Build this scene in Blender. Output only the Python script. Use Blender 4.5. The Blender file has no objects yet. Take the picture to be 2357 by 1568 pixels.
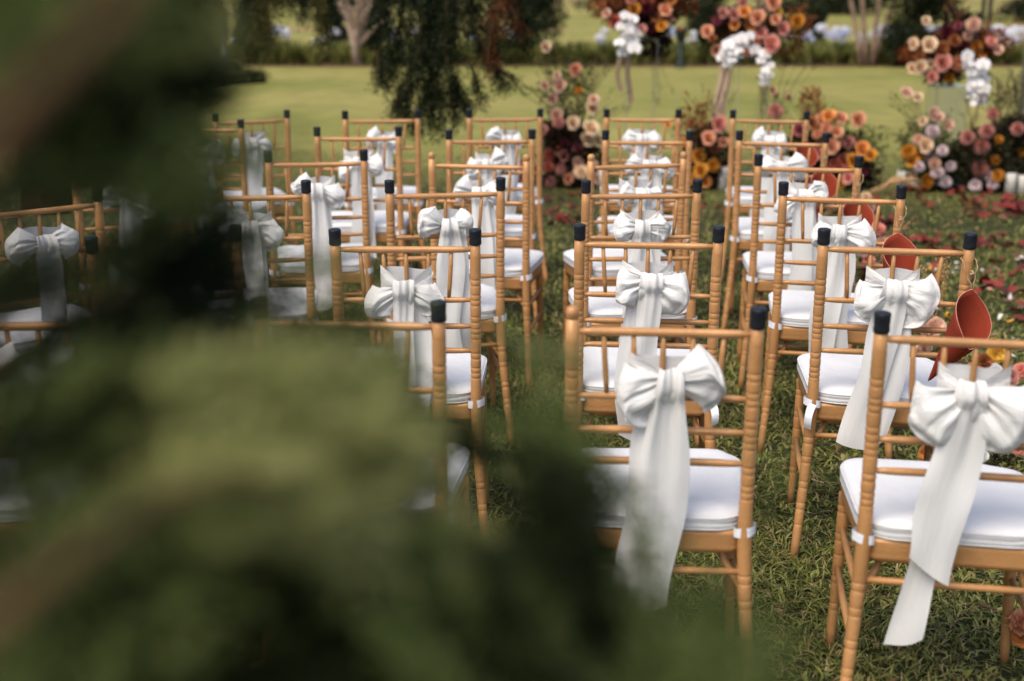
import bpy, math, random
import numpy as np
from mathutils import Vector, Matrix, noise

random.seed(7)
RNG = np.random.default_rng(7)
PI = math.pi
S = bpy.context.scene
COL = S.collection

# ------------------------------------------------------------------ camera
F_PX = 2850.0                     # focal length in pixels of a 2357 px wide picture
PITCH = math.atan((784 + 35) / F_PX)
EYE = 1.562
cam_d = bpy.data.cameras.new('camera')
cam = bpy.data.objects.new('camera', cam_d)
COL.objects.link(cam)
cam.location = (0, 0, EYE)
cam.rotation_euler = (PI / 2 - PITCH, 0, 0)
cam_d.sensor_width = 36
cam_d.lens = 36 * F_PX / 2357
cam_d.clip_start = 0.05
cam_d.clip_end = 1200
cam_d.dof.use_dof = True
cam_d.dof.focus_distance = 3.55
cam_d.dof.aperture_fstop = 2.0
S.camera = cam

# ------------------------------------------------------------------ sky, sun, exposure
SUN_EL, SUN_ROT = math.radians(58), math.radians(-142)
world = bpy.data.worlds.new('World')
S.world = world
world.use_nodes = True
wn = world.node_tree
wn.nodes.clear()
sky = wn.nodes.new('ShaderNodeTexSky')
sky.sky_type = 'NISHITA'
sky.sun_disc = False
sky.sun_elevation = SUN_EL
sky.sun_rotation = SUN_ROT
sky.air_density = 1.0
sky.dust_density = 4.0
sky.ozone_density = 1.0
bg = wn.nodes.new('ShaderNodeBackground')
bg.inputs['Strength'].default_value = 0.14
wo = wn.nodes.new('ShaderNodeOutputWorld')
wn.links.new(sky.outputs[0], bg.inputs[0])
wn.links.new(bg.outputs[0], wo.inputs[0])

sun_d = bpy.data.lights.new('sun', 'SUN')
sun_d.energy = 1.7
sun_d.angle = math.radians(40)
sun_d.color = (1.0, 0.92, 0.78)
sun = bpy.data.objects.new('sun', sun_d)
COL.objects.link(sun)
sdir = Vector((math.sin(SUN_ROT) * math.cos(SUN_EL), math.cos(SUN_ROT) * math.cos(SUN_EL), math.sin(SUN_EL)))
sun.rotation_euler = sdir.to_track_quat('Z', 'Y').to_euler()
sun.location = sdir * 30

S.view_settings.view_transform = 'Standard'
S.view_settings.look = 'None'
S.view_settings.gamma = 1
S.view_settings.use_curve_mapping = False
S.view_settings.exposure = 0.58
S.render.engine = 'CYCLES'
S.cycles.use_denoising = True
S.cycles.max_bounces = 8
S.cycles.transparent_max_bounces = 12


# ------------------------------------------------------------------ measuring helper
def at(px, py, Y):
    """world point that lies at distance Y along the aisle and shows at (px, py) of a 2357x1568 picture"""
    dx, dz = (px - 1178.5) / F_PX, (784 - py) / F_PX
    c, s = math.cos(PITCH), math.sin(PITCH)
    r = Vector((dx, c + dz * s, -s + dz * c))
    return r * (Y / r.y) + Vector((0, 0, EYE))


def onz(px, py, z=0.0):
    dx, dz = (px - 1178.5) / F_PX, (784 - py) / F_PX
    c, s = math.cos(PITCH), math.sin(PITCH)
    r = Vector((dx, c + dz * s, -s + dz * c))
    return r * ((z - EYE) / r.z) + Vector((0, 0, EYE))


# ------------------------------------------------------------------ object helpers
def tag(o, label=None, cat=None, group=None, kind=None):
    if label: o['label'] = label
    if cat: o['category'] = cat
    if group: o['group'] = group
    if kind: o['kind'] = kind
    return o


def empty(name, loc=(0, 0, 0), rz=0.0):
    o = bpy.data.objects.new(name, None)
    COL.objects.link(o)
    o.location = loc
    o.rotation_euler = (0, 0, rz)
    o.empty_display_size = 0.1
    return o


def link(name, me, parent=None, loc=None, rot=None, scale=None):
    o = bpy.data.objects.new(name, me)
    COL.objects.link(o)
    if parent: o.parent = parent
    if loc is not None: o.location = loc
    if rot is not None: o.rotation_euler = rot
    if scale is not None: o.scale = (scale,) * 3 if isinstance(scale, (int, float)) else scale
    return o


class MB:
    def __init__(self):
        self.v, self.f, self.uv = [], [], {}

    def add(self, vs, fs):
        n = len(self.v)
        self.v += [tuple(p) for p in vs]
        self.f += [tuple(i + n for i in f) for f in fs]

    def mesh(self, name, m, smooth=True):
        me = bpy.data.meshes.new(name)
        me.from_pydata(self.v, [], self.f)
        if m: me.materials.append(m)
        if smooth: me.shade_smooth()
        me.update()
        return me


def ring_tube(path, radii, seg=10, cap=True, squash=1.0):
    """tube of varying radius along a list of points"""
    path = [Vector(p) for p in path]
    n = len(path)
    vs, fs = [], []
    t0 = (path[1] - path[0]).normalized()
    ref = Vector((0, 0, 1)) if abs(t0.z) < 0.9 else Vector((1, 0, 0))
    u = t0.cross(ref).normalized()
    for i, p in enumerate(path):
        if i == 0: t = path[1] - path[0]
        elif i == n - 1: t = path[-1] - path[-2]
        else: t = path[i + 1] - path[i - 1]
        t.normalize()
        u = (u - t * u.dot(t)).normalized()
        w = t.cross(u)
        r = radii[i] if hasattr(radii, '__len__') else radii
        for k in range(seg):
            a = 2 * PI * k / seg
            vs.append(p + u * (math.cos(a) * r) + w * (math.sin(a) * r * squash))
    for i in range(n - 1):
        for k in range(seg):
            k2 = (k + 1) % seg
            fs.append((i * seg + k, i * seg + k2, (i + 1) * seg + k2, (i + 1) * seg + k))
    if cap:
        fs.append(tuple(reversed(range(seg))))
        fs.append(tuple((n - 1) * seg + k for k in range(seg)))
    return vs, fs


def tube_mesh(name, m, path, radii, seg=10, cap=True, squash=1.0):
    b = MB()
    b.add(*ring_tube(path, radii, seg, cap, squash))
    return b.mesh(name, m)


def grid_faces(nu, nv, off=0):
    return [(off + i * nv + j, off + i * nv + j + 1, off + (i + 1) * nv + j + 1, off + (i + 1) * nv + j)
            for i in range(nu - 1) for j in range(nv - 1)]


def sheet_mesh(name, m, P, nu, nv, uvscale=(1, 1)):
    """P(i, j) -> point; UV runs along the sheet"""
    vs = [tuple(P(i / (nu - 1), j / (nv - 1))) for i in range(nu) for j in range(nv)]
    me = bpy.data.meshes.new(name)
    me.from_pydata(vs, [], grid_faces(nu, nv))
    uvl = me.uv_layers.new(name='UVMap')
    for lo in me.loops:
        i, j = divmod(lo.vertex_index, nv)
        uvl.data[lo.index].uv = (i / (nu - 1) * uvscale[0], j / (nv - 1) * uvscale[1])
    me.materials.append(m)
    me.shade_smooth()
    return me


# ------------------------------------------------------------------ materials
def mat(name, col, rough=0.6, metal=0.0, var=0.0, vscale=8.0, bump=0.0, bscale=60.0, col2=None, translucent=0.0,
        sheen=0.0, spec=0.22, transmission=0.0, obj_rand=0.0, coat=0.0):
    m = bpy.data.materials.new(name)
    m.use_nodes = True
    nt = m.node_tree
    N, L = nt.nodes, nt.links
    b = N['Principled BSDF']
    out = N['Material Output']
    b.inputs['Roughness'].default_value = rough
    b.inputs['Metallic'].default_value = metal
    b.inputs['Specular IOR Level'].default_value = spec
    b.inputs['Sheen Weight'].default_value = sheen
    b.inputs['Transmission Weight'].default_value = transmission
    b.inputs['Coat Weight'].default_value = coat
    b.inputs['Base Color'].default_value = (*col, 1)
    tc = N.new('ShaderNodeTexCoord')
    csock = None
    if var > 0 or col2:
        nz = N.new('ShaderNodeTexNoise')
        nz.inputs['Scale'].default_value = vscale
        nz.inputs['Detail'].default_value = 6
        L.new(tc.outputs['Object'], nz.inputs['Vector'])
        rp = N.new('ShaderNodeValToRGB')
        rp.color_ramp.elements[0].position = 0.35
        rp.color_ramp.elements[1].position = 0.65
        c2 = col2 or tuple(min(1, c * (1 + var)) for c in col)
        c1 = col if col2 else tuple(c * (1 - var) for c in col)
        rp.color_ramp.elements[0].color = (*c1, 1)
        rp.color_ramp.elements[1].color = (*c2, 1)
        L.new(nz.outputs['Fac'], rp.inputs['Fac'])
        csock = rp.outputs['Color']
    if obj_rand > 0:
        oi = N.new('ShaderNodeObjectInfo')
        hs = N.new('ShaderNodeHueSaturation')
        mr = N.new('ShaderNodeMapRange')
        mr.inputs['To Min'].default_value = 1 - obj_rand
        mr.inputs['To Max'].default_value = 1 + obj_rand
        L.new(oi.outputs['Random'], mr.inputs['Value'])
        L.new(mr.outputs[0], hs.inputs['Value'])
        if csock: L.new(csock, hs.inputs['Color'])
        else: hs.inputs['Color'].default_value = (*col, 1)
        csock = hs.outputs['Color']
    if csock: L.new(csock, b.inputs['Base Color'])
    if bump > 0:
        nb = N.new('ShaderNodeTexNoise')
        nb.inputs['Scale'].default_value = bscale
        nb.inputs['Detail'].default_value = 5
        L.new(tc.outputs['Object'], nb.inputs['Vector'])
        bp = N.new('ShaderNodeBump')
        bp.inputs['Strength'].default_value = bump
        bp.inputs['Distance'].default_value = 0.01
        L.new(nb.outputs['Fac'], bp.inputs['Height'])
        L.new(bp.outputs[0], b.inputs['Normal'])
    if translucent > 0:
        tr = N.new('ShaderNodeBsdfTranslucent')
        if csock: L.new(csock, tr.inputs['Color'])
        else: tr.inputs['Color'].default_value = (*col, 1)
        mx = N.new('ShaderNodeMixShader')
        mx.inputs[0].default_value = translucent
        L.new(b.outputs[0], mx.inputs[1])
        L.new(tr.outputs[0], mx.inputs[2])
        L.new(mx.outputs[0], out.inputs['Surface'])
    return m


def cloth_mat(name, col, rough, wr=0.5, see=0.0):
    """satin whose pleats run along the U direction"""
    m = mat(name, col, rough=rough, sheen=0.15, translucent=0.22, spec=0.45)
    nt = m.node_tree
    N, L = nt.nodes, nt.links
    b = N['Principled BSDF']
    uv = N.new('ShaderNodeUVMap')
    mp = N.new('ShaderNodeMapping')
    mp.inputs['Scale'].default_value = (1.3, 5.0, 1)
    nz = N.new('ShaderNodeTexNoise')
    nz.inputs['Scale'].default_value = 1.6
    nz.inputs['Detail'].default_value = 3
    nz.inputs['Distortion'].default_value = 0.6
    L.new(uv.outputs[0], mp.inputs[0])
    L.new(mp.outputs[0], nz.inputs['Vector'])
    bp = N.new('ShaderNodeBump')
    bp.inputs['Strength'].default_value = wr
    bp.inputs['Distance'].default_value = 0.012
    L.new(nz.outputs['Fac'], bp.inputs['Height'])
    tc = N.new('ShaderNodeTexCoord')
    wv = N.new('ShaderNodeTexNoise')
    wv.inputs['Scale'].default_value = 900
    L.new(tc.outputs['Object'], wv.inputs['Vector'])
    b2 = N.new('ShaderNodeBump')
    b2.inputs['Strength'].default_value = 0.08
    b2.inputs['Distance'].default_value = 0.001
    L.new(wv.outputs['Fac'], b2.inputs['Height'])
    L.new(bp.outputs[0], b2.inputs['Normal'])
    L.new(b2.outputs[0], b.inputs['Normal'])
    return m


def gold_mat():
    m = mat('gold_paint', (0.44, 0.222, 0.085), rough=0.40, metal=0.12, var=0.14, vscale=7, bump=0.15, bscale=90,
            obj_rand=0.07, coat=0.05, spec=0.4)
    nt = m.node_tree
    N, L = nt.nodes, nt.links
    b = N['Principled BSDF']
    src = b.inputs['Base Color'].links[0].from_socket
    tc = N.new('ShaderNodeTexCoord')
    nz = N.new('ShaderNodeTexNoise')
    nz.inputs['Scale'].default_value = 45
    nz.inputs['Detail'].default_value = 8
    nz.inputs['Roughness'].default_value = 0.7
    L.new(tc.outputs['Object'], nz.inputs['Vector'])
    rp = N.new('ShaderNodeValToRGB')
    rp.color_ramp.elements[0].position = 0.66
    rp.color_ramp.elements[1].position = 0.72
    L.new(nz.outputs['Fac'], rp.inputs['Fac'])
    mx = N.new('ShaderNodeMix')
    mx.data_type = 'RGBA'
    L.new(rp.outputs[0], mx.inputs[0])
    L.new(src, mx.inputs[6])
    mx.inputs[7].default_value = (0.24, 0.13, 0.055, 1)
    L.new(mx.outputs[2], b.inputs['Base Color'])
    return m


GOLD = gold_mat()
BLACK = mat('black_rubber', (0.012, 0.014, 0.018), rough=0.42, bump=0.25, bscale=70)
WHITE = cloth_mat('white_satin', (0.76, 0.755, 0.74), 0.42, 0.5)
WHITE_T = cloth_mat('white_satin_tail', (0.74, 0.735, 0.72), 0.55, 0.14)
CUSH = mat('white_cushion_cloth', (0.62, 0.62, 0.63), rough=0.9, var=0.03, vscale=9, bump=0.5, bscale=14)
STRAP = mat('white_elastic', (0.74, 0.75, 0.80), rough=0.8, bump=0.2, bscale=80)
TERRA = mat('terracotta_card', (0.205, 0.028, 0.011), rough=0.85, var=0.05, vscale=30, bump=0.08, bscale=300)
TERRA_E = mat('card_edge', (0.62, 0.30, 0.22), rough=0.8)
TWINE = mat('jute_twine', (0.52, 0.36, 0.22), rough=0.95, var=0.25, vscale=200, bump=0.6, bscale=400)

# ------------------------------------------------------------------ ground
def lawn_mat():
    m = bpy.data.materials.new('lawn')
    m.use_nodes = True
    nt = m.node_tree
    N, L = nt.nodes, nt.links
    b = N['Principled BSDF']
    b.inputs['Roughness'].default_value = 0.95
    b.inputs['Specular IOR Level'].default_value = 0.1
    tc = N.new('ShaderNodeTexCoord')
    sep = N.new('ShaderNodeSeparateXYZ')
    L.new(tc.outputs['Object'], sep.inputs[0])
    def ns(scale, detail=5, dist=0.0):
        n = N.new('ShaderNodeTexNoise')
        n.inputs['Scale'].default_value = scale
        n.inputs['Detail'].default_value = detail
        n.inputs['Distortion'].default_value = dist
        L.new(tc.outputs['Object'], n.inputs['Vector'])
        return n
    # mown lawn
    n1 = ns(0.22, 4); n2 = ns(2.3, 6)
    r1 = N.new('ShaderNodeValToRGB')
    r1.color_ramp.elements[0].position = 0.35
    r1.color_ramp.elements[1].position = 0.68
    r1.color_ramp.elements[0].color = (0.19, 0.195, 0.05, 1)
    r1.color_ramp.elements[1].color = (0.31, 0.265, 0.09, 1)
    L.new(n1.outputs['Fac'], r1.inputs['Fac'])
    r2 = N.new('ShaderNodeValToRGB')
    r2.color_ramp.elements[0].position = 0.3
    r2.color_ramp.elements[1].position = 0.7
    r2.color_ramp.elements[0].color = (0.82, 0.82, 0.82, 1)
    r2.color_ramp.elements[1].color = (1.12, 1.12, 1.12, 1)
    L.new(n2.outputs['Fac'], r2.inputs['Fac'])
    mu = N.new('ShaderNodeMix'); mu.data_type = 'RGBA'; mu.blend_type = 'MULTIPLY'
    mu.inputs[0].default_value = 1
    L.new(r1.outputs[0], mu.inputs[6]); L.new(r2.outputs[0], mu.inputs[7])
    # thatch near the chairs, tree shade painted in as a darker base colour
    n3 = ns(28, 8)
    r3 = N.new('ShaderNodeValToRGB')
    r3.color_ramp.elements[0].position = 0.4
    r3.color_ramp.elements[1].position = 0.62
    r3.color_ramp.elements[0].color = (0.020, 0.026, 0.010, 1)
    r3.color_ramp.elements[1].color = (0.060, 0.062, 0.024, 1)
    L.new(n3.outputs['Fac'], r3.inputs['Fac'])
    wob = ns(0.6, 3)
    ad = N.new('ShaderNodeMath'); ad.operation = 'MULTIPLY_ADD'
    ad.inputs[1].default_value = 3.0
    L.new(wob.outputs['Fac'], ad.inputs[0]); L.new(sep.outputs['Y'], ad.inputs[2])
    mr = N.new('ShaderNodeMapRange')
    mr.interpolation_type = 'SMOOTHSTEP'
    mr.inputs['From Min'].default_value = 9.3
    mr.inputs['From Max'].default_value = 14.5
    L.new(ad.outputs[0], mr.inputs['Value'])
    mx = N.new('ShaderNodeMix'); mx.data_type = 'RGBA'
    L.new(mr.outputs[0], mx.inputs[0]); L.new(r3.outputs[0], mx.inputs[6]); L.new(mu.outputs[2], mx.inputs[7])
    # bare earth far behind the bed on the right
    n5 = ns(0.09, 3)
    r5 = N.new('ShaderNodeValToRGB')
    r5.color_ramp.elements[0].position = 0.55
    r5.color_ramp.elements[1].position = 0.62
    L.new(n5.outputs['Fac'], r5.inputs['Fac'])
    m5 = N.new('ShaderNodeMapRange')
    m5.inputs['From Min'].default_value = 27; m5.inputs['From Max'].default_value = 34
    L.new(sep.outputs['Y'], m5.inputs['Value'])
    mm = N.new('ShaderNodeMath'); mm.operation = 'MULTIPLY'
    L.new(r5.outputs[0], mm.inputs[0]); L.new(m5.outputs[0], mm.inputs[1])
    mx2 = N.new('ShaderNodeMix'); mx2.data_type = 'RGBA'
    L.new(mm.outputs[0], mx2.inputs[0]); L.new(mx.outputs[2], mx2.inputs[6])
    mx2.inputs[7].default_value = (0.24, 0.14, 0.075, 1)
    L.new(mx2.outputs[2], b.inputs['Base Color'])
    nb = ns(55, 8)
    bp = N.new('ShaderNodeBump'); bp.inputs['Strength'].default_value = 0.7; bp.inputs['Distance'].default_value = 0.03
    L.new(nb.outputs['Fac'], bp.inputs['Height']); L.new(bp.outputs[0], b.inputs['Normal'])
    return m


def build_ground():
    xs = np.concatenate([np.linspace(-400, -14, 8), np.linspace(-12, 12, 49), np.linspace(14, 400, 8)])
    ys = np.concatenate([np.linspace(-60, -3, 6), np.linspace(-2, 30, 65), np.linspace(34, 700, 14)])
    vs = []
    for y in ys:
        for x in xs:
            z = 0.0
            if y > 40: z = (y - 40) * 0.012
            vs.append((x, y, z))
    me = bpy.data.meshes.new('lawn')
    me.from_pydata(vs, [], grid_faces(len(ys), len(xs)))
    me.flip_normals()
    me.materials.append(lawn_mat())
    me.shade_smooth()
    tag(link('lawn', me), kind='structure')


build_ground()


def blade_field(name, pts, hts, wid, lean, m, seed=1):
    """a great many grass blades as one mesh: three rows of vertices and a tip each"""
    r = np.random.default_rng(seed)
    n = len(pts)
    a = r.uniform(0, 2 * PI, n)
    d = np.stack([np.cos(a), np.sin(a)], 1)              # lean direction
    pa = a + PI / 2 + r.normal(0, 0.5, n)
    p = np.stack([np.cos(pa), np.sin(pa)], 1) * wid[:, None] / 2
    V = np.zeros((n, 7, 3))
    for k, (t, w) in enumerate(((0, 0.8), (0.4, 1.0), (0.75, 0.75))):
        off = lean * hts * t ** 1.8
        z = hts * (t - 0.45 * lean.clip(0, 1.6) * t ** 2 * 0.8)
        c = pts + d * off[:, None]
        V[:, 2 * k, :2] = c - p * w
        V[:, 2 * k + 1, :2] = c + p * w
        V[:, 2 * k, 2] = z
        V[:, 2 * k + 1, 2] = z
    V[:, 6, :2] = pts + d * (lean * hts)[:, None]
    V[:, 6, 2] = hts * (1 - 0.36 * lean.clip(0, 1.6))
    V[:, :, 2] -= 0.003
    base = (np.arange(n) * 7)[:, None]
    q = np.array([[0, 1, 3, 2], [2, 3, 5, 4]])
    quads = (base[:, None, :] + q[None]).reshape(-1, 4)
    tris = (base + np.array([[4, 5, 6]])).reshape(-1, 3)
    me = bpy.data.meshes.new(name)
    me.vertices.add(n * 7)
    me.vertices.foreach_set('co', V.reshape(-1))
    lv = np.concatenate([quads.reshape(-1), tris.reshape(-1)])
    me.loops.add(len(lv))
    me.loops.foreach_set('vertex_index', lv.astype(np.int32))
    nq, ntr = len(quads), len(tris)
    me.polygons.add(nq + ntr)
    st = np.concatenate([np.arange(nq) * 4, nq * 4 + np.arange(ntr) * 3])
    me.polygons.foreach_set('loop_start', st.astype(np.int32))
    at_ = me.attributes.new('tone', 'FLOAT', 'POINT')
    at_.data.foreach_set('value', np.repeat(r.uniform(0, 1, n), 7).astype(np.float32))
    me.materials.append(m)
    me.update(calc_edges=True)
    me.shade_smooth()
    return link(name, me)


def tone_mat(name, stops, rough=0.55, translucent=0.3, spec=0.07, nvar=0.0):
    m = bpy.data.materials.new(name)
    m.use_nodes = True
    nt = m.node_tree
    N, L = nt.nodes, nt.links
    b = N['Principled BSDF']
    b.inputs['Roughness'].default_value = rough
    b.inputs['Specular IOR Level'].default_value = spec
    a = N.new('ShaderNodeAttribute')
    a.attribute_name = 'tone'
    rp = N.new('ShaderNodeValToRGB')
    el = rp.color_ramp.elements
    while len(el) < len(stops): el.new(0.5)
    for e, (p, c) in zip(el, stops):
        e.position = p
        e.color = (*c, 1)
    L.new(a.outputs['Fac'], rp.inputs['Fac'])
    c = rp.outputs[0]
    if nvar:
        tc = N.new('ShaderNodeTexCoord')
        nz = N.new('ShaderNodeTexNoise')
        nz.inputs['Scale'].default_value = 1.1
        nz.inputs['Detail'].default_value = 4
        L.new(tc.outputs['Object'], nz.inputs['Vector'])
        mr = N.new('ShaderNodeMapRange')
        mr.inputs['From Min'].default_value = 0.3; mr.inputs['From Max'].default_value = 0.7
        mr.inputs['To Min'].default_value = 1 - nvar; mr.inputs['To Max'].default_value = 1 + nvar
        L.new(nz.outputs['Fac'], mr.inputs['Value'])
        hs = N.new('ShaderNodeHueSaturation')
        L.new(mr.outputs[0], hs.inputs['Value'])
        L.new(c, hs.inputs['Color'])
        c = hs.outputs[0]
    L.new(c, b.inputs['Base Color'])
    tr = N.new('ShaderNodeBsdfTranslucent')
    L.new(c, tr.inputs['Color'])
    mx = N.new('ShaderNodeMixShader')
    mx.inputs[0].default_value = translucent
    L.new(b.outputs[0], mx.inputs[1])
    L.new(tr.outputs[0], mx.inputs[2])
    L.new(mx.outputs[0], N['Material Output'].inputs['Surface'])
    return m


GRASS = tone_mat('grass_blades', [(0.0, (0.050, 0.060, 0.012)), (0.40, (0.155, 0.175, 0.036)), (0.74, (0.29, 0.30, 0.080)),
                                  (0.90, (0.38, 0.30, 0.14)), (1.0, (0.20, 0.10, 0.05))], rough=0.45, spec=.25, nvar=0.3)


def build_grass():
    P, H, W, Ln = [], [], [], []
    def band(y0, y1, dens, h, w, xpad=0.5, x0=None):
        span = lambda y: (1178.5 / F_PX) * y * 1.05 + xpad
        area_x = span(y1)
        n = int(dens * (y1 - y0) * area_x * 2)
        x = RNG.uniform(-area_x, area_x, n)
        y = RNG.uniform(y0, y1, n)
        ok = np.abs(x) < span(y)
        # the left of the near field stands behind the juniper: thinner there
        thin = (x < -0.28 * y) & (RNG.uniform(0, 1, n) < 0.55) & (y < 4)
        ok &= ~thin
        x, y = x[ok], y[ok]
        k = len(x)
        cl = np.array([noise.noise((a * 3.1, b * 3.1, 0)) for a, b in zip(x, y)]) * 0.5 + 0.5
        P.append(np.stack([x, y], 1))
        H.append(h * RNG.uniform(0.5, 1.35, k) * (0.6 + 0.8 * cl))
        W.append(w * RNG.uniform(0.6, 1.4, k))
        Ln.append(RNG.uniform(0.3, 1.9, k))
    band(1.9, 3.4, 10500, 0.028, 0.0046)
    band(3.4, 5.2, 5600, 0.029, 0.0060)
    band(5.2, 8.0, 2000, 0.034, 0.0085)
    band(8.0, 12.0, 550, 0.026, 0.012)
    P, H, W, Ln = (np.concatenate(a) for a in (P, H, W, Ln))
    # a few broad weed leaves between the blades
    k = 5200
    x = RNG.uniform(-1.9, 2.3, k); y = 2.0 + 4.2 * RNG.uniform(0, 1, k) ** 1.2
    P = np.concatenate([P, np.stack([x, y], 1)]); H = np.concatenate([H, RNG.uniform(.018, .032, k)])
    W = np.concatenate([W, RNG.uniform(.009, .017, k)]); Ln = np.concatenate([Ln, RNG.uniform(.6, 1.6, k)])
    o = blade_field('grass', P, H, W, Ln, GRASS)
    tag(o, 'short broad-bladed green grass growing under and between the chairs', 'grass', kind='stuff')


build_grass()

# ------------------------------------------------------------------ chairs
CAP_Z = 0.93


def post_profile(zs_groove, z0, z1, rfun):
    """(z, r) list with bamboo-like grooves"""
    pts = [(z0, rfun(z0))]
    z = z0
    for g in sorted(zs_groove):
        if z0 + 0.006 < g < z1 - 0.006:
            r = rfun(g)
            pts += [(g - 0.0055, r), (g - 0.0022, r * 0.97), (g, r * 0.88), (g + 0.0022, r * 0.97), (g + 0.0055, r)]
    pts.append((z1, rfun(z1)))
    out = [pts[0]]
    for p in pts[1:]:                      # add a gentle swell between grooves
        a = out[-1]
        if p[0] - a[0] > 0.011:
            zm = (p[0] + a[0]) / 2
            out.append((zm, rfun(zm) * 1.015))
        if p[0] > a[0] + 1e-5: out.append(p)
    return out


def make_chair_meshes():
    M = {}
    # rear post: foot swept back and outwards, straight above the seat, slightly flared at the top
    def cen(z, s):
        if z < 0.44:
            t = 1 - z / 0.44
            return Vector((s * (0.186 + 0.030 * t ** 1.4), -0.09 * t ** 1.5, z))
        t = (z - 0.44) / 0.49
        return Vector((s * (0.186 + 0.002 * t), -0.012 * t * t, z))
    grooves = []
    z = 0.515
    while z < 0.79:
        grooves += [z, z + 0.016] if len(grooves) % 5 else [z, z + 0.015, z + 0.030]
        z += 0.056 if len(grooves) % 2 else 0.048
    g2 = [0.34, 0.322, 0.285, 0.267, 0.215, 0.197, 0.155, 0.137, 0.095]
    def rr(z):
        if z < 0.36: return 0.0115 + 0.0045 * (z / 0.36)
        if z < 0.48: return 0.0158
        if z < 0.80: return 0.0150
        return 0.0150 - 0.0012 * (z - 0.8) / 0.12
    for s, n in ((-1, 'L'), (1, 'R')):
        pr = post_profile(grooves + g2, 0.0, 0.905, rr)
        M['post' + n] = tube_mesh('back_post', GOLD, [cen(a, s) for a, _ in pr], [r for _, r in pr], 14)
        # bare knob finial
        k = [(0.905, .0137), (0.910, .0125), (0.913, .0140), (0.920, .0143), (0.927, .0120), (0.931, .007), (0.932, .001)]
        M['knob' + n] = tube_mesh('finial', GOLD, [cen(a, s) for a, _ in k], [r for _, r in k], 14)
        c = [(0.892, .0158), (0.894, .0166), (0.902, .0168), (0.908, .0160), (0.914, .0166), (0.924, .0168), (0.929, .0172),
             (0.9325, .0168), (0.934, .015), (0.9345, .001)]
        M['cap' + n] = tube_mesh('post_cap', BLACK, [cen(a, s) for a, _ in c], [r for _, r in c], 16)
        # front legs
        def fc(z, s=s):
            t = 1 - z / 0.40
            return Vector((s * (0.192 + 0.012 * t), 0.335 - 0.022 * t, z))
        pf = post_profile([0.37, 0.352, 0.30, 0.282, 0.245, 0.19, 0.172, 0.12, 0.102], 0.0, 0.40,
                          lambda z: 0.0105 + 0.005 * z / 0.4)
        M['front' + n] = tube_mesh('front_leg', GOLD, [fc(a) for a, _ in pf], [r for _, r in pf], 14)
    def rail(z, r, sag):
        n = 13
        path, rad = [], []
        for i in range(n):
            t = i / (n - 1) * 2 - 1
            path.append((t * 0.180, -0.012 * ((z - .44) / .49) ** 2 + 0.012 * (1 - t * t) + 0.0, z + sag * (1 - t * t)))
            rad.append(r * (0.62 if i in (0, n - 1) else 0.9 if i in (1, n - 2) else 1.0))
        return path, rad
    M['top'] = tube_mesh('top_rail', GOLD, *rail(0.878, 0.0095, -0.003), 12)
    for k, z in enumerate((0.737, 0.662, 0.592)):
        M['rail%d' % k] = tube_mesh('back_rail', GOLD, *rail(z, 0.0085, -0.003), 12)
    for k in range(5):
        x = (k - 2) * 0.0615
        ya = 0.012 * (1 - (x / .18) ** 2)
        pth = [(x * 0.93, ya - 0.004, 0.742), (x * 0.95, ya - 0.005, 0.775), (x * 0.98, ya - .007, 0.83), (x, ya - 0.0085, 0.874)]
        M['sp%d' % k] = tube_mesh('spindle', GOLD, pth, [0.0052, 0.0062, 0.0062, 0.0050], 10)
    # seat frame: a rounded trapezoid ring
    def outline(wb, wf, y0, y1, rc, n=6, bow=0.0):
        cs = [(-wb, y0), (wb, y0), (wf, y1), (-wf, y1)]
        pts = []
        for i in range(4):
            p = Vector(cs[i]).to_3d(); a = Vector(cs[i - 1]).to_3d(); c = Vector(cs[(i + 1) % 4]).to_3d()
            d1 = (a - p).normalized(); d2 = (c - p).normalized()
            s_, e_ = p + d1 * rc, p + d2 * rc
            for k in range(n + 1):
                t = k / n
                pts.append((s_ * (1 - t) + p * t) * (1 - t) + (p * (1 - t) + e_ * t) * t)
            if bow:
                pts.append((p + c) / 2 + Vector(((p + c) / 2).xy).to_3d().normalized() * 0)
        return pts
    b = MB()
    o = outline(0.181, 0.205, 0.0, 0.362, 0.035)
    n = len(o)
    prof = [(0.386, 0.97), (0.386, 1.0), (0.398, 1.012), (0.406, 1.0), (0.414, 1.014), (0.422, 1.0), (0.428, 1.01), (0.436, 0.99), (0.436, 0.90), (0.386, 0.90)]
    cc = Vector((0, 0.18, 0))
    vs = []
    for z, sc in prof:
        for p in o:
            q = cc + (p - cc) * sc
            vs.append((q.x, q.y, z))
    fs = []
    k = len(prof)
    for i in range(k):
        for j in range(n):
            fs.append((i * n + j, i * n + (j + 1) % n, ((i + 1) % k) * n + (j + 1) % n, ((i + 1) % k) * n + j))
    b.add(vs, fs)
    M['frame'] = b.mesh('seat_frame', GOLD)
    b = MB()
    o2 = [cc + (p - cc) * 0.905 for p in o]
    b.add([(p.x, p.y, 0.431) for p in o2] + [(p.x, p.y, 0.42) for p in o2],
          [tuple(range(n)), tuple(reversed(range(n, 2 * n)))] + [(j, n + j, n + (j + 1) % n, (j + 1) % n) for j in range(n)])
    M['board'] = b.mesh('seat_board', GOLD, False)
    # stretchers
    M['st0'] = tube_mesh('stretcher', GOLD, [(-0.192, -0.006, .345), (0, -.006, .345), (0.192, -0.006, .345)], [.007, .0085, .007], 10)
    M['st1'] = tube_mesh('stretcher', GOLD, [(-0.196, 0.328, .27), (0, .328, .27), (0.196, 0.328, .27)], [.007, .0085, .007], 10)
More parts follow.
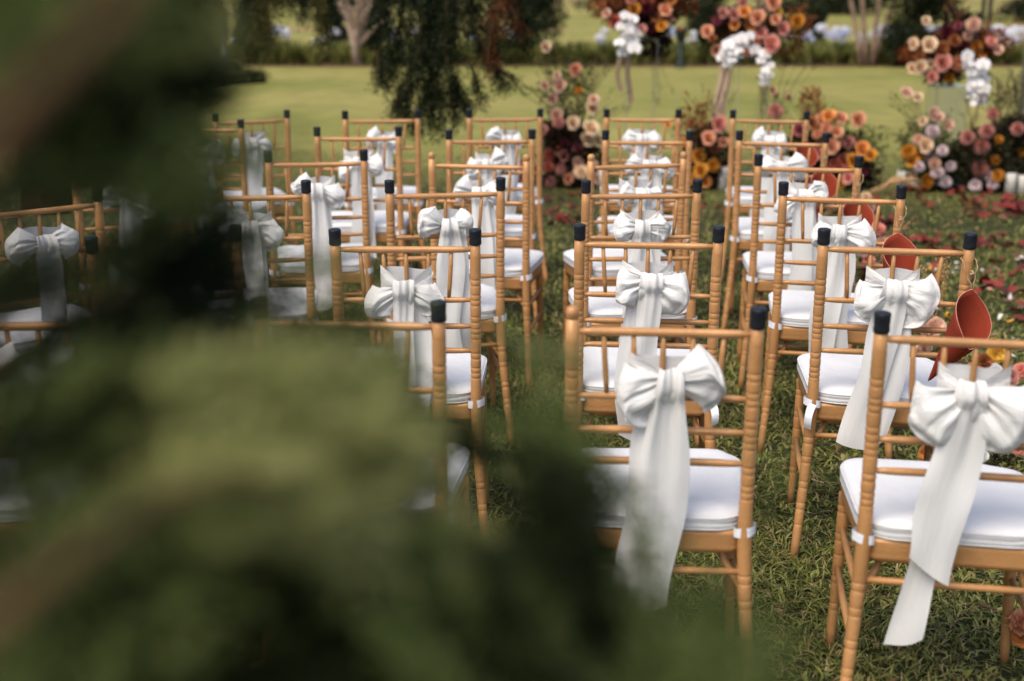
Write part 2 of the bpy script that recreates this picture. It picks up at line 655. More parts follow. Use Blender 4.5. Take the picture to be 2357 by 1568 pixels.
    for s, n_ in ((-1, 'a'), (1, 'b')):
        M['st2' + n_] = tube_mesh('stretcher', GOLD, [(s * .190, -0.01, .315), (s * .194, .16, .315), (s * .197, .330, .315)], [.007, .0085, .007], 10)
        M['st3' + n_] = tube_mesh('stretcher', GOLD, [(s * .199, -0.035, .215), (s * .201, .14, .215), (s * .200, .322, .215)], [.007, .0085, .007], 10)
        M['br' + n_] = tube_mesh('corner_brace', GOLD, [(s * .188, 0.0, .30), (s * .172, 0.02, .318), (s * .150, .035, .352), (s * .142, .04, .388)],
                                 [.008, .0085, .0085, .008], 8)
    # cushion: three soft variants
    for var in range(3):
        rr_ = random.Random(var)
        oc = outline(0.192, 0.214, -0.006, 0.392, 0.085, 8)
        nn = len(oc)
        cc2 = Vector((0, 0.195, 0))
        rows = [(0.436, 0.93), (0.438, 0.98), (0.445, 1.0), (0.452, 1.002), (0.4555, 0.992), (0.458, 1.003), (0.4645, 1.0), (0.470, 0.987),
                (0.4745, 0.955), (0.477, 0.85), (0.479, 0.68), (0.480, 0.45), (0.480, 0.2)]
        vs, fs = [], []
        for z, sc in rows:
            for p in oc:
                q = cc2 + (p - cc2) * sc
                w = noise.noise((q.x * 9 + var * 7, q.y * 9, z * 20)) * 0.006 * (1 if z > 0.45 else 0.3)
                vs.append((q.x, q.y, z + w + (0.004 * noise.noise((q.x * 25, q.y * 25, var)) if z > .47 else 0)))
        vs.append((0, 0.195, 0.480))
        for i in range(len(rows) - 1):
            for j in range(nn):
                fs.append((i * nn + j, i * nn + (j + 1) % nn, (i + 1) * nn + (j + 1) % nn, (i + 1) * nn + j))
        fs += [((len(rows) - 1) * nn + j, (len(rows) - 1) * nn + (j + 1) % nn, len(vs) - 1) for j in range(nn)]
        b = MB(); b.add(vs, fs)
        M['cush%d' % var] = b.mesh('seat_cushion', CUSH)
        for q_, (zz_, sc_) in enumerate(((0.4665, 1.0), (0.4405, 0.992))):
            pp_ = [cc2 + (p - cc2) * sc_ for p in oc]
            pp_ = [(p.x, p.y, zz_ + 0.0015 * noise.noise((p.x * 20, p.y * 20, var))) for p in pp_]
            M['pipe%d%d' % (var, q_)] = tube_mesh('piping', CUSH, pp_ + [pp_[0]], 0.0019, 6, False)
    # tie straps round the posts
    for s, n_ in ((-1, 'L'), (1, 'R')):
        def P(u, v, s=s):
            a = -0.6 * PI + u * 1.75 * PI
            r = 0.0205 + 0.001 * math.sin(5 * a)
            return (s * (0.186 + 0.0) + s * r * math.sin(a) * 1.15, -0.001 - r * math.cos(a) + 0.006, 0.440 + (v - 0.5) * 0.022 + 0.004 * math.sin(a))
        M['strap' + n_] = sheet_mesh('tie_strap', STRAP, P, 18, 3)
        def P2(u, v, s=s):
            return (s * (0.186 + (v - .5) * 0.02 + 0.012 * u) + 0.006 * s * math.sin(3 * u), -0.018 - 0.030 * math.sin(u * 2.4), 0.440 - 0.065 * u ** 1.4 + (v - .5) * 0.008)
        M['loose' + n_] = sheet_mesh('loose_tie', STRAP, P2, 9, 2)
    return M


CM = make_chair_meshes()


def make_chair(loc, rz, label, knobs, var, loose):
    t = empty('chair', loc, rz)
    tag(t, label, 'chair', 'gold chairs set out in rows on the lawn')
    for s in 'LR':
        p = link('back_post', CM['post' + s], t)
        link('finial' if s in knobs else 'post_cap', CM[('knob' if s in knobs else 'cap') + s], p)
        link('front_leg', CM['front' + s], t)
    link('top_rail', CM['top'], t)
    for k in range(3): link('back_rail', CM['rail%d' % k], t)
    for k in range(5): link('spindle', CM['sp%d' % k], t)
    link('seat_frame', CM['frame'], t)
    link('seat_board', CM['board'], t)
    for k in ('st0', 'st1', 'st2a', 'st2b', 'st3a', 'st3b'): link('stretcher', CM[k], t)
    for k in ('bra', 'brb'): link('corner_brace', CM[k], t)
    c = link('seat_cushion', CM['cush%d' % var], t)
    for q_ in (0, 1): link('piping', CM['pipe%d%d' % (var, q_)], c)
    for s in 'LR':
        link('tie_strap', CM['strap' + s], c)
        if s in loose: link('loose_tie', CM['loose' + s], c)
    return t


def sash_loop(s, L, Hh, tilt, puff, ph, seed):
    """one bow loop: ribbon goes out from the knot, turns and comes back behind; pleats fan out from the knot"""
    ct, st = math.cos(tilt), math.sin(tilt)
    Hh *= 1.12
    rr_ = random.Random(seed * 31 + 7)
    cre = [(rr_.uniform(-.47, .47), rr_.uniform(.03, .085), rr_.uniform(.4, 1.0), rr_.uniform(.35, 1.1)) for _ in range(9)]
    dents = [(rr_.uniform(.12, .5), rr_.uniform(-.4, .4), rr_.uniform(.05, .12), rr_.choice((-1, 1, 1)) * rr_.uniform(.006, .014)) for _ in range(4)]
    def P(u, v):
        # u along the ribbon (0 and 1 at the knot, 0.5 at the outer end), v across it
        a = u * PI
        q = max(0.0, math.sin(a)) ** 0.62
        vv = v - 0.5
        prof = q ** 0.75
        wq = (0.17 + 0.83 * prof) * Hh
        front = 0.5 + 0.5 * math.cos(a)            # 1 on the layer towards the aisle, 0 behind
        bulge = (1 - (2 * vv) ** 2 * 0.85)
        dep = -0.010 - puff * 1.2 * front * math.sin(min(1.0, q * 1.05) * PI * 0.62) * (0.35 + 0.65 * bulge)
        dep += 0.012 * (1 - front) * q
        dep += 0.020 * abs(2 * vv) ** 4 * q * front + 0.006 * math.sin(vv * 7 + seed) * q * front
        fold = 0.0
        for c0, cw, ca, ce in cre:                 # creases that fan out from the knot and die away
            fold += 0.0080 * ca * math.exp(-((vv - c0 * (0.75 + .25 * q)) / (cw * (0.6 + .7 * q))) ** 2) * (1 - q * (1.15 - ce * .6))
        fold += 0.004 * (1 - q) * math.sin(2 * PI * (3.1 * v + ph))
        for du, dv, dr, da in dents:
            fold += da * math.exp(-(((u - du) * 2.2) ** 2 + (vv - dv) ** 2) / (dr * 2.2) ** 2 * 1.0) * q
        n1 = noise.noise((u * 4.0 + seed, v * 2.2, s * 2.0)) * 0.016
        n2 = noise.noise((u * 9.0 + seed, v * 5.0, s * 5.0)) * 0.005
        x = L * (0.06 + 0.94 * q) * (1 - 0.40 * abs(2 * vv) ** 2.6 * q) + n1 * q * .6
        z = vv * wq * (1 - 0.05 * math.sin(u * 9 + seed)) + (n1 + n2) * q + 0.010 * q * (front - .5)
        y = dep + fold + (n1 * .8 + n2) * q
        X = s * (x * ct) - (z * st) * s
        Z = x * st + z * ct
        return (X, y, Z - 0.016 * (x / 0.11) ** 2)
    return sheet_mesh('loop', WHITE, P, 44, 24, (2.0, 1.0))


def sash_tail(seed, x0, length, w, lean, y0, top_w, yend, cut):
    def P(u, v):
        vv = v - 0.5
        wid = top_w + (w - top_w) * min(1, u * 3.2) ** 0.7
        zz = -length * u
        if u < 0.05: zz = -length * u + 0.010
        pleat = (0.007 * max(0, 1 - u * 1.8) + 0.0015) * math.sin(2 * PI * (1.1 + .3 * math.sin(seed)) * v + seed * 1.7 + u * 2.5)
        pleat += 0.004 * math.sin(2 * PI * 3.1 * v + seed + 0.8 * u) * max(0, 1 - u * 2.2)
        nz = noise.noise((u * 2.4 + seed * 3.3, v * 1.1, seed)) * 0.022 * u ** 0.5
        nx = noise.noise((u * 1.6, seed * 2.1, 0.3)) * 0.035 * u
        x = x0 + lean * u ** 1.3 + vv * wid * (1 - 0.12 * math.sin(u * 7 + seed)) + nx
        y = y0 + (yend - y0) * u - 0.016 * math.sin(min(1, u * 9) * PI) + pleat + nz
        z = zz + cut * vv * (u ** 6) * 0.05 + 0.006 * math.sin(v * PI) * (u > 0.98) * -1
        return (x, y, z)
    return sheet_mesh('tail', WHITE_T, P, 40, 16, (2.0, 1.0))


def make_sash(loc, rz, label, sd, tails, loops):
    r = random.Random(sd)
    t = empty('satin_sash', loc, rz)
    tag(t, label, 'sash', 'white sashes tied in bows on the chair backs')
    kx, kz = r.uniform(-0.012, 0.012), 0.775 + r.uniform(-0.004, 0.008)
    # flat band in front of the spindles, wrapping the second and fourth one
    def B(u, v):
        a = (u - 0.5) * 2
        x = a * 0.070
        y = 0.016 if abs(a) < 0.86 else 0.016 - 0.018 * ((abs(a) - 0.86) / 0.14)
        hh = 0.080 - 0.010 * abs(a)
        return (x, y + 0.002 * noise.noise((u * 4, v * 4, sd)), 0.785 + (v - 0.5) * hh + 0.004 * math.sin(u * 5 + sd) - 0.0)
    link('band', sheet_mesh('band', WHITE_T, B, 22, 8), t)
    for s in (-1, 1):
        def W(u, v, s=s):
            # from the spindle to the knot, narrowing
            x = s * (0.070 * (1 - u) + 0.010 * u) + kx * u
            wd = 0.058 * (1 - u) ** 0.8 + 0.026
            zc = 0.787 * (1 - u) + kz * u
            y = 0.000 - 0.026 * u ** 0.7 + 0.004 * math.sin(v * 9 + s + sd) * math.sin(u * PI)
            return (x, y, zc + (v - 0.5) * wd + 0.006 * (1 - u))
        link('wrap', sheet_mesh('wrap', WHITE, W, 12, 10, (1, 1)), t)
    # knot: fat little fold
    b = MB()
    n, m_ = 14, 10
    vs = []
    for i in range(m_ + 1):
        th = PI * i / m_
        for j in range(n):
            a = 2 * PI * j / n
            rr_ = 1 + 0.10 * math.sin(4 * a + sd) + 0.06 * math.sin(3 * th + 2 * a)
            vs.append((kx + 0.019 * rr_ * math.sin(th) * math.cos(a), -0.034 + 0.015 * rr_ * math.sin(th) * math.sin(a), kz + 0.023 * math.cos(th)))
    fs = [(i * n + j, i * n + (j + 1) % n, (i + 1) * n + (j + 1) % n, (i + 1) * n + j) for i in range(m_) for j in range(n)]
    b.add(vs, fs)
    link('knot', b.mesh('knot', WHITE), t)
    for s, (L, Hh, tilt, puff) in zip((-1, 1), loops):
        me = sash_loop(s, L, Hh, tilt, puff, r.random(), sd * 1.37 + s)
        link('loop', me, t, loc=(kx, -0.018, kz))
    for k, (ln, w, lean, x0, cut) in enumerate(tails):
        me = sash_tail(sd * 0.77 + k * 2.3, x0, ln, w, lean, -0.042 + 0.014 * k, 0.052, -0.060 + 0.020 * k, cut)
        link('tail', me, t, loc=(kx, 0, kz + (0.018 if k == 0 else 0.0)))
    return t


ROWS = {'A': 'nearest row', 'B': 'second row', 'C': 'third row', 'D': 'fourth row', 'E': 'fifth row', 'F': 'farthest row'}
POS = {1: 'rightmost', 2: 'second from the right', 3: 'third from the right', 4: 'fourth from the right', 5: 'fifth from the right'}
# row, place from the right, cap pixels of both posts, bare knobs, loose ties
CH = [
    ('A', 1, (2045, 724, 2478, 742), '', ''), ('A', 2, (1317, 706, 1747, 714), 'L', ''), ('A', 3, (598, 690, 1008, 698), '', ''),
    ('A', 4, (-140, 702, 285, 690), '', ''),
    ('B', 1, (1897, 530, 2235, 540), '', 'L'), ('B', 2, (1332, 520, 1657, 525), '', 'R'), ('B', 3, (773, 531, 1091, 531), '', ''),
    ('B', 4, (215, 548, 537, 522), '', ''),
    ('C', 1, (1803, 422, 2077, 430), '', ''), ('C', 2, (1344, 418, 1611, 416), '', ''), ('C', 3, (893, 418, 1156, 412), '', ''),
    ('C', 4, (442, 424, 700, 418), '', ''), ('C', 5, (-42, 462, 212, 436), '', ''),
    ('D', 1, (1747, 358, 1977, 362), '', ''), ('D', 2, (1356, 356, 1579, 350), 'LR', ''), ('D', 3, (988, 351, 1217, 356), 'LR', ''),
    ('D', 4, (617, 350, 836, 347), '', ''), ('D', 5, (178, 368, 396, 360), '', ''),
    ('E', 1, (1706, 303, 1898, 308), '', ''), ('E', 2, (1397, 302, 1585, 303), '', ''), ('E', 3, (1036, 301, 1222, 300), '', ''),
    ('E', 4, (732, 294, 914, 294), '', ''), ('E', 5, (377, 275, 557, 277), '', ''),
    ('F', 1, (1688, 255, 1857, 258), '', ''), ('F', 2, (1396, 253, 1563, 254), '', ''), ('F', 3, (1079, 254, 1245, 252), '', ''),
    ('F', 4, (795, 257, 960, 255), '', ''), ('F', 5, (495, 262, 659, 255), '', ''),
]
# bows: (left loop), (right loop) = reach, height, tilt, puff ; tails = length, width, lean, x offset, cut
BOW = {
    'A1': (((.118, .135, -.62, .040), (.130, .150, -.55, .044)), ((.40, .095, -.055, 0.0, -1.2), (.56, .070, -.065, -.005, 0.6))),
    'A2': (((.110, .125, -.42, .036), (.118, .130, .16, .038)), ((.52, .092, -.035, 0.004, .3), (.50, .085, -.050, -.02, -.6))),
    'B1': (((.108, .110, -.50, .036), (.112, .135, -.38, .038)), ((.46, .088, -.085, 0.0, -.4), (.44, .085, -.035, 0.02, .5))),
    'B2': (((.098, .105, -.25, .036), (.112, .125, -.45, .036)), ((.40, .070, -.02, 0.004, .3), (.46, .085, -.02, -.03, -.6))),
    'B3': (((.115, .085, -.45, .030), (.105, .080, -.40, .030)), ((.38, .062, -.01, 0.0, .3), (.36, .085, .02, .02, -.6))),
    'C1': (((.090, .085, -.15, .032), (.120, .110, -.12, .036)), ((.46, .088, -.045, 0.0, .3), (.42, .085, -.015, .02, -.6))),
    'C2': (((.095, .085, -.05, .034), (.095, .085, -.05, .034)), ((.46, .088, -.03, 0.0, .3), (.42, .085, -.015, .02, -.6))),
    'C3': (((.100, .110, .30, .034), (.090, .090, .12, .034)), ((.45, .088, .0, 0.01, .3), (.42, .085, .02, .03, -.6))),
    'C4': (((.110, .095, .25, .028), (.105, .100, -.28, .028)), ((.42, .060, .015, 0.0, .3), (.36, .050, .0, .02, -.6))),
    'C5': (((.118, .105, .05, .030), (.112, .100, .02, .030)), ((.40, .080, .0, 0.0, .3), (.36, .060, -.01, .02, -.6))),
    'D4': (((.105, .095, .35, .030), (.110, .100, -.35, .028)), ((.50, .070, .02, 0.0, .3), (.46, .060, .0, .02, -.6))),
    'D5': (((.110, .090, .25, .028), (.115, .085, -.30, .028)), ((.44, .070, .01, 0.0, .3), (.40, .060, .0, .02, -.6))),
    'D3': (((.095, .100, .30, .034), (.100, .090, .05, .034)), ((.48, .088, .02, 0.01, .3), (.46, .085, .03, .03, -.6))),
    'E1': (((.100, .085, .05, .034), (.120, .120, .12, .036)), ((.48, .095, -.02, 0.0, .3), (.46, .085, .0, .02, -.6))),
}
CHAIRS = {}
for idx, (row, k, (x0, y0, x1, y1), knobs, loose) in enumerate(CH):
    a, b = onz(x0, y0, CAP_Z), onz(x1, y1, CAP_Z)
    mid = (a + b) / 2
    d = (b - a); rz = math.atan2(d.y, d.x)
    loc = (mid.x + 0.012 * -math.sin(rz), mid.y + 0.012 * math.cos(rz), 0)
    if 'L' in knobs and 'R' in knobs: look = 'gold chair with two bare post knobs'
    elif knobs: look = 'gold chair with one bare left post knob'
    else: look = 'gold spindle-back chair with black post caps'
    t = make_chair(loc, rz, '%s, %s in the %s' % (look, POS[k], ROWS[row]), knobs, idx % 3, loose)
    r = random.Random(idx * 13 + 5)
    key = row + str(k)
    if key in BOW: loops, tails = BOW[key]
    else:
        def lp(): return (r.uniform(.085, .122), r.uniform(.080, .118), r.uniform(-.60, .45), r.uniform(.026, .038))
        loops = (lp(), lp())
        tails = ((r.uniform(.42, .52), r.uniform(.080, .095), r.uniform(-.03, .03), 0.0, .4), (r.uniform(.38, .48), r.uniform(.07, .09), r.uniform(-.03, .03), r.uniform(-.02, .03), -.6))
    make_sash(loc, rz, 'white satin sash bow on the chair %s in the %s' % (POS[k], ROWS[row]), idx + 1, tails, loops)
    CHAIRS[key] = t

# ------------------------------------------------------------------ paper cones on the aisle chairs
def make_cone(chair, label, yaw, tiltx, drop, side=0.004, roll=0.0, sc=1.0):
    cM = chair.matrix_basis
    c = Matrix.Translation(chair.location) @ Matrix.Rotation(chair.rotation_euler.z, 4, 'Z')
    hang = c @ Vector((0.190, -0.030, 0.862))
    tip = hang + Vector((side, -0.004, -drop))
    t = empty('paper_cone', tip)
    tag(t, label, 'paper cone', 'terracotta paper cones hung from the aisle chairs')
    # cone: apex at the bottom, high point of the rim at the hanging tip
    NP, NR = 49, 14
    ha = 0.27
    def slant(phi):
        q = 1 - abs(phi) / PI
        return sc * (0.165 + 0.115 * q ** 1.25 + 0.012 * math.sin(q * PI))
    R = Matrix.Rotation(roll, 3, 'Y') @ Matrix.Rotation(yaw, 3, 'Z') @ Matrix.Rotation(tiltx, 3, 'X')
    def pt(phi, s):
        l = slant(phi) * s
        p = Vector((math.sin(phi) * math.sin(ha), -math.cos(phi) * math.sin(ha) * -1, 0)) * l
        p.z = l * math.cos(ha)
        return p
    tip_l = pt(0, 1.0)
    off = -(R @ tip_l)
    def P(u, v):
        phi = (u * 2 - 1) * PI
        rr_ = 1 + 0.006 * u
        p = pt(phi, 0.02 + 0.98 * v)
        p.x *= rr_; p.y *= rr_
        return (R @ p) + off
    me = sheet_mesh('cone_wall', TERRA, P, NP, NR)
    w = link('cone_wall', me, t)
    md = w.modifiers.new('s', 'SOLIDIFY'); md.thickness = 0.0012
    rim = [P(i / 60, 1.0) for i in range(61)]
    link('rim_edge', tube_mesh('rim_edge', TERRA_E, rim, 0.0009, 5, False), t)
    ov = [P(0.0, 0.05 + 0.95 * i / 10) + (R @ Vector((0, -0.0015, 0))) for i in range(11)]
    link('seam', tube_mesh('seam', TERRA, ov, 0.0008, 4), t)
    # confetti petals inside
    rr_ = random.Random(int(drop * 1000) + 3)
    for q in range(9):
        phi = rr_.uniform(-PI, PI); s_ = rr_.uniform(0.0, 0.8)
        l = sc * 0.150
        p = Vector((math.sin(phi) * math.sin(ha) * s_, math.cos(phi) * math.sin(ha) * s_, math.cos(ha))) * l
        mcol = (PET_R, PET_P, PET_Y)[q % 3]
        link('petal', petal_mesh(mcol), t, loc=(R @ p) + off, rot=(rr_.uniform(-.8, .8), rr_.uniform(-.8, .8), rr_.uniform(0, 6)), scale=rr_.uniform(.5, .8))
    # twine loop over the post
    hl = hang - tip
    b = MB()
    for sgn in (-1, 1):
        pth = []
        for i in range(15):
            u = i / 14
            w_ = 0.006 + 0.013 * math.sin(min(u * 1.15, 1) * PI / 2)
            pth.append(Vector((sgn * w_ * (0.3 + 0.7 * u) + hl.x * u + 0.0015 * math.sin(u * 17 + sgn), hl.y * u + 0.002 * math.cos(u * 13), hl.z * u)))
        top = pth[-1] + Vector((-sgn * 0.010, 0.030, 0.010))
        pth += [pth[-1] + Vector((0, 0.016, 0.004)), top]
        b.add(*ring_tube(pth, 0.0013, 6))
        for i in range(60):                 # loose fibres
            u = rr_.random(); p = pth[int(u * 13)]
            q_ = p + Vector((rr_.uniform(-1, 1), rr_.uniform(-1, 1), rr_.uniform(-1, 1))) * 0.0025
            b.add(*ring_tube([p, q_], [0.0002, 0.0001], 3, False))
    link('twine', b.mesh('twine', TWINE), t)
    kb = MB()
    kp = [Vector((0.004 * math.cos(a * 1.9) + hl.x * .62, -0.003 + 0.003 * math.sin(a * 1.3), hl.z * .62 + 0.005 * math.sin(a))) for a in [i * .5 for i in range(16)]]
    kb.add(*ring_tube(kp, 0.0017, 6))
    link('twine_knot', kb.mesh('twine_knot', TWINE), t)
    return t


def leafmat(name, c, tr=0.25, rough=0.6, v=0.2):
    return mat(name, c, rough=rough, translucent=tr, obj_rand=v)


PET_R = leafmat('petal_red', (0.19, 0.030, 0.022), .12)
PET_B = leafmat('petal_burgundy', (0.085, 0.018, 0.016), .12)
PET_P = leafmat('petal_pink', (0.62, 0.30, 0.25))
PET_W = leafmat('petal_white', (0.74, 0.70, 0.66))
PET_Y = leafmat('petal_yellow', (0.72, 0.36, 0.05))
PET_BR = leafmat('dry_leaf', (0.16, 0.075, 0.04))
_pm = {}


def petal_mesh(m, k=0):
    key = (m.name, k)
    if key not in _pm:
        r = random.Random(k + 11)
        n = 5
        vs = []
        for i in range(n):
            t = i / (n - 1)
            w = 0.5 * math.sin(PI * (0.06 + 0.88 * t)) ** 0.8 * 0.036
            bend = 0.014 * math.sin(t * PI + k)
            for s in (-1, -0.45, 0.45, 1):
                vs.append((s * w, (t - .5) * 0.055, bend + abs(s) * 0.008 * math.cos(k * 2 + t * 3) + r.uniform(-.002, .002)))
        b = MB(); b.add(vs, grid_faces(n, 4))
        _pm[key] = b.mesh('petal', m)
    return _pm[key]


make_cone(CHAIRS['B1'], 'large terracotta paper cone hanging open-mouthed from the rightmost chair of the second row', math.radians(20), math.radians(20), 0.075, .012, math.radians(17))
make_cone(CHAIRS['C1'], 'terracotta paper cone hanging from the rightmost chair of the third row, facing the camera', math.radians(4), math.radians(12), 0.080, -.004, math.radians(6))
make_cone(CHAIRS['D1'], 'terracotta paper cone hanging from the rightmost chair of the fourth row', math.radians(4), math.radians(12), 0.080, -.004, math.radians(6))
make_cone(CHAIRS['E1'], 'terracotta paper cone hanging from the rightmost chair of the fifth row', math.radians(4), math.radians(12), 0.080, -.004, math.radians(6))
make_cone(CHAIRS['F1'], 'terracotta paper cone hanging from the rightmost chair of the farthest row', math.radians(4), math.radians(12), 0.080, -.004, math.radians(6))

# ------------------------------------------------------------------ flowers
def fm(name, c, tr=0.2): return mat(name, c, rough=0.6, translucent=tr, obj_rand=0.10)


FC = {
    'peach': fm('peach_petals', (0.76, 0.37, 0.22)), 'pink': fm('pink_petals', (0.74, 0.32, 0.25)), 'blush': fm('blush_petals', (0.72, 0.46, 0.34)),
    'cream': fm('cream_petals', (0.78, 0.58, 0.38)), 'mustard': fm('mustard_petals', (0.62, 0.27, 0.035)), 'orange': fm('orange_petals', (0.72, 0.31, 0.09)),
    'dusty': fm('dusty_pink_petals', (0.58, 0.26, 0.21)), 'red': fm('brick_red_petals', (0.44, 0.12, 0.08)), 'burgundy': fm('burgundy_petals', (0.10, 0.012, 0.022)),
    'lilac': fm('lilac_white_petals', (0.62, 0.50, 0.50)), 'white': fm('orchid_white', (0.80, 0.78, 0.78)), 'rust': fm('rust_petals', (0.36, 0.13, 0.05)),
    'yellow': fm('yellow_petals', (0.80, 0.48, 0.07)), 'plum': fm('plum_petals', (0.30, 0.07, 0.09)),
}
LF = {
    'dark': tone_mat('dark_foliage', [(0, (0.010, 0.012, 0.008)), (0.6, (0.028, 0.032, 0.016)), (1, (0.07, 0.05, 0.025))], translucent=0.12),
    'rust': tone_mat('rust_foliage', [(0, (0.07, 0.018, 0.010)), (0.5, (0.20, 0.055, 0.018)), (1, (0.33, 0.12, 0.035))], translucent=0.25),
    'burg': tone_mat('burgundy_foliage', [(0, (0.012, 0.008, 0.007)), (0.6, (0.035, 0.016, 0.012)), (1, (0.10, 0.04, 0.025))], translucent=0.2),
    'green': tone_mat('olive_foliage', [(0, (0.03, 0.04, 0.012)), (0.6, (0.075, 0.085, 0.025)), (1, (0.14, 0.13, 0.045))], translucent=0.25),
}
STEM = mat('flower_stem', (0.10, 0.10, 0.045), rough=0.7, var=0.3, vscale=40)
DRY = mat('dried_grass', (0.45, 0.27, 0.12), rough=0.8, var=0.2, vscale=60)
_fl = {}


def flower_mesh(kind, colour):
    key = (kind, colour)
    if key in _fl: return _fl[key]
    r = random.Random(sum(map(ord, kind + colour)))
    b = MB()
    if kind == 'rose':            # nested cupped petals, unit radius
        N_ = 17
        for i in range(N_):
            q = (i + 1) / N_
            ang = i * 2.4
            R_ = 0.16 + 0.84 * q ** 0.85
            Hh = 0.95 - 0.40 * q
            span = 1.5 - 0.55 * q
            vs = []
            for a in range(5):
                t = a / 4
                rad = R_ * (0.18 + 0.82 * math.sin(t * PI * 0.5) ** 0.9) * (1 + 0.18 * q * max(0, t - .7) / .3)
                z = -0.35 + (Hh + 0.35) * t ** 0.9 - 0.20 * q * max(0, t - 0.75) / .25
                for c in range(5):
                    u = (c / 4 - 0.5) * 2
                    aa = ang + u * span * (0.35 + 0.65 * math.sin(PI * min(0.93, 0.12 + t * 0.75)))
                    vs.append((math.cos(aa) * rad, math.sin(aa) * rad, z - 0.16 * u * u * t + r.uniform(-.02, .02)))
            b.add(vs, grid_faces(5, 5))
        me = b.mesh('rose', FC[colour])
    elif kind in ('mum', 'dahlia'):
        N_ = 90 if kind == 'mum' else 46
        for i in range(N_):
            q = (i + 0.5) / N_
            th = math.acos(1 - q * (1.55 if kind == 'mum' else 1.05))
            ph = i * 2.39996
            d = Vector((math.sin(th) * math.cos(ph), math.sin(th) * math.sin(ph), math.cos(th)))
            sd_ = d.cross(Vector((0, 0, 1)) if abs(d.z) < .95 else Vector((1, 0, 0))).normalized()
            up = sd_.cross(d)
            L_ = (0.95 + r.uniform(-.08, .08))
            w = 0.17 if kind == 'mum' else 0.26
            vs = []
            for a, (t, ww) in enumerate(((0.35, 0.5), (0.7, 1.0), (0.92, 0.95), (1.0, 0.35))):
                cpt = d * (L_ * t) + up * (0.22 * t * t * (1 if kind == 'mum' else -0.6))
                vs += [cpt - sd_ * w * ww + d * .03, cpt - d * .03, cpt + sd_ * w * ww + d * .03]
            b.add(vs, grid_faces(4, 3))
        me = b.mesh('chrysanthemum', FC[colour])
    elif kind == 'carnation':
        for i in range(60):
            q = (i + .5) / 60
            th = math.acos(1 - q * 0.95)
            ph = i * 2.39996
            d = Vector((math.sin(th) * math.cos(ph), math.sin(th) * math.sin(ph), math.cos(th)))
            sd_ = Vector((-math.sin(ph + r.uniform(-.5, .5)), math.cos(ph), r.uniform(-.3, .3))).normalized()
            vs = []
            for t in (0.2, 0.75, 1.0):
                for u in (-1, -.4, .3, 1):
                    w = 0.26 * t
                    vs.append(d * (t * (0.95 + r.uniform(-.08, .08))) + sd_ * (u * w) + Vector((r.uniform(-.05, .05),) * 3))
            b.add(vs, grid_faces(3, 4))
        me = b.mesh('carnation', FC[colour])
    elif kind == 'orchid':        # facing +Z
        for a0, w, L_ in ((90, .42, 1), (215, .36, .95), (325, .36, .95), (20, .62, 1.0), (160, .62, 1.0)):
            a = math.radians(a0)
            d = Vector((math.cos(a), math.sin(a), 0)); sd_ = Vector((-math.sin(a), math.cos(a), 0))
            vs = []
            for t in (0.05, 0.35, 0.7, 0.95):
                ww = w * math.sin(PI * min(.95, 0.12 + t * .8)) ** .7
                for u in (-1, 0, 1):
                    vs.append(d * (L_ * t) + sd_ * (u * ww) + Vector((0, 0, 0.10 * math.sin(t * 2.2) - 0.07 * u * u)))
            b.add(vs, grid_faces(4, 3))
        me = b.mesh('orchid', FC[colour])
        n0 = len(me.polygons)
        b.add([(-.12, -.1, .10), (.12, -.1, .10), (.08, -.34, .22), (-.08, -.34, .22), (0, -.05, .24)], [(0, 1, 2, 3), (0, 1, 4), (1, 2, 4), (2, 3, 4), (3, 0, 4)])
        me = b.mesh('orchid', FC[colour])
        me.materials.append(FC['yellow'])
        for p in me.polygons[n0:]: p.material_index = 1
    elif kind == 'bud':
        for i in range(9):
            ang = i * 2.4
            vs = []
            for a in range(4):
                t = a / 3
                rad = 0.75 * math.sin(PI * (0.1 + 0.72 * t))
                for c in range(3):
                    aa = ang + (c - 1) * 0.75
                    vs.append((math.cos(aa) * rad, math.sin(aa) * rad, -0.8 + 1.7 * t))
            b.add(vs, grid_faces(4, 3))
        me = b.mesh('bud', FC[colour])
    _fl[key] = me
    return me


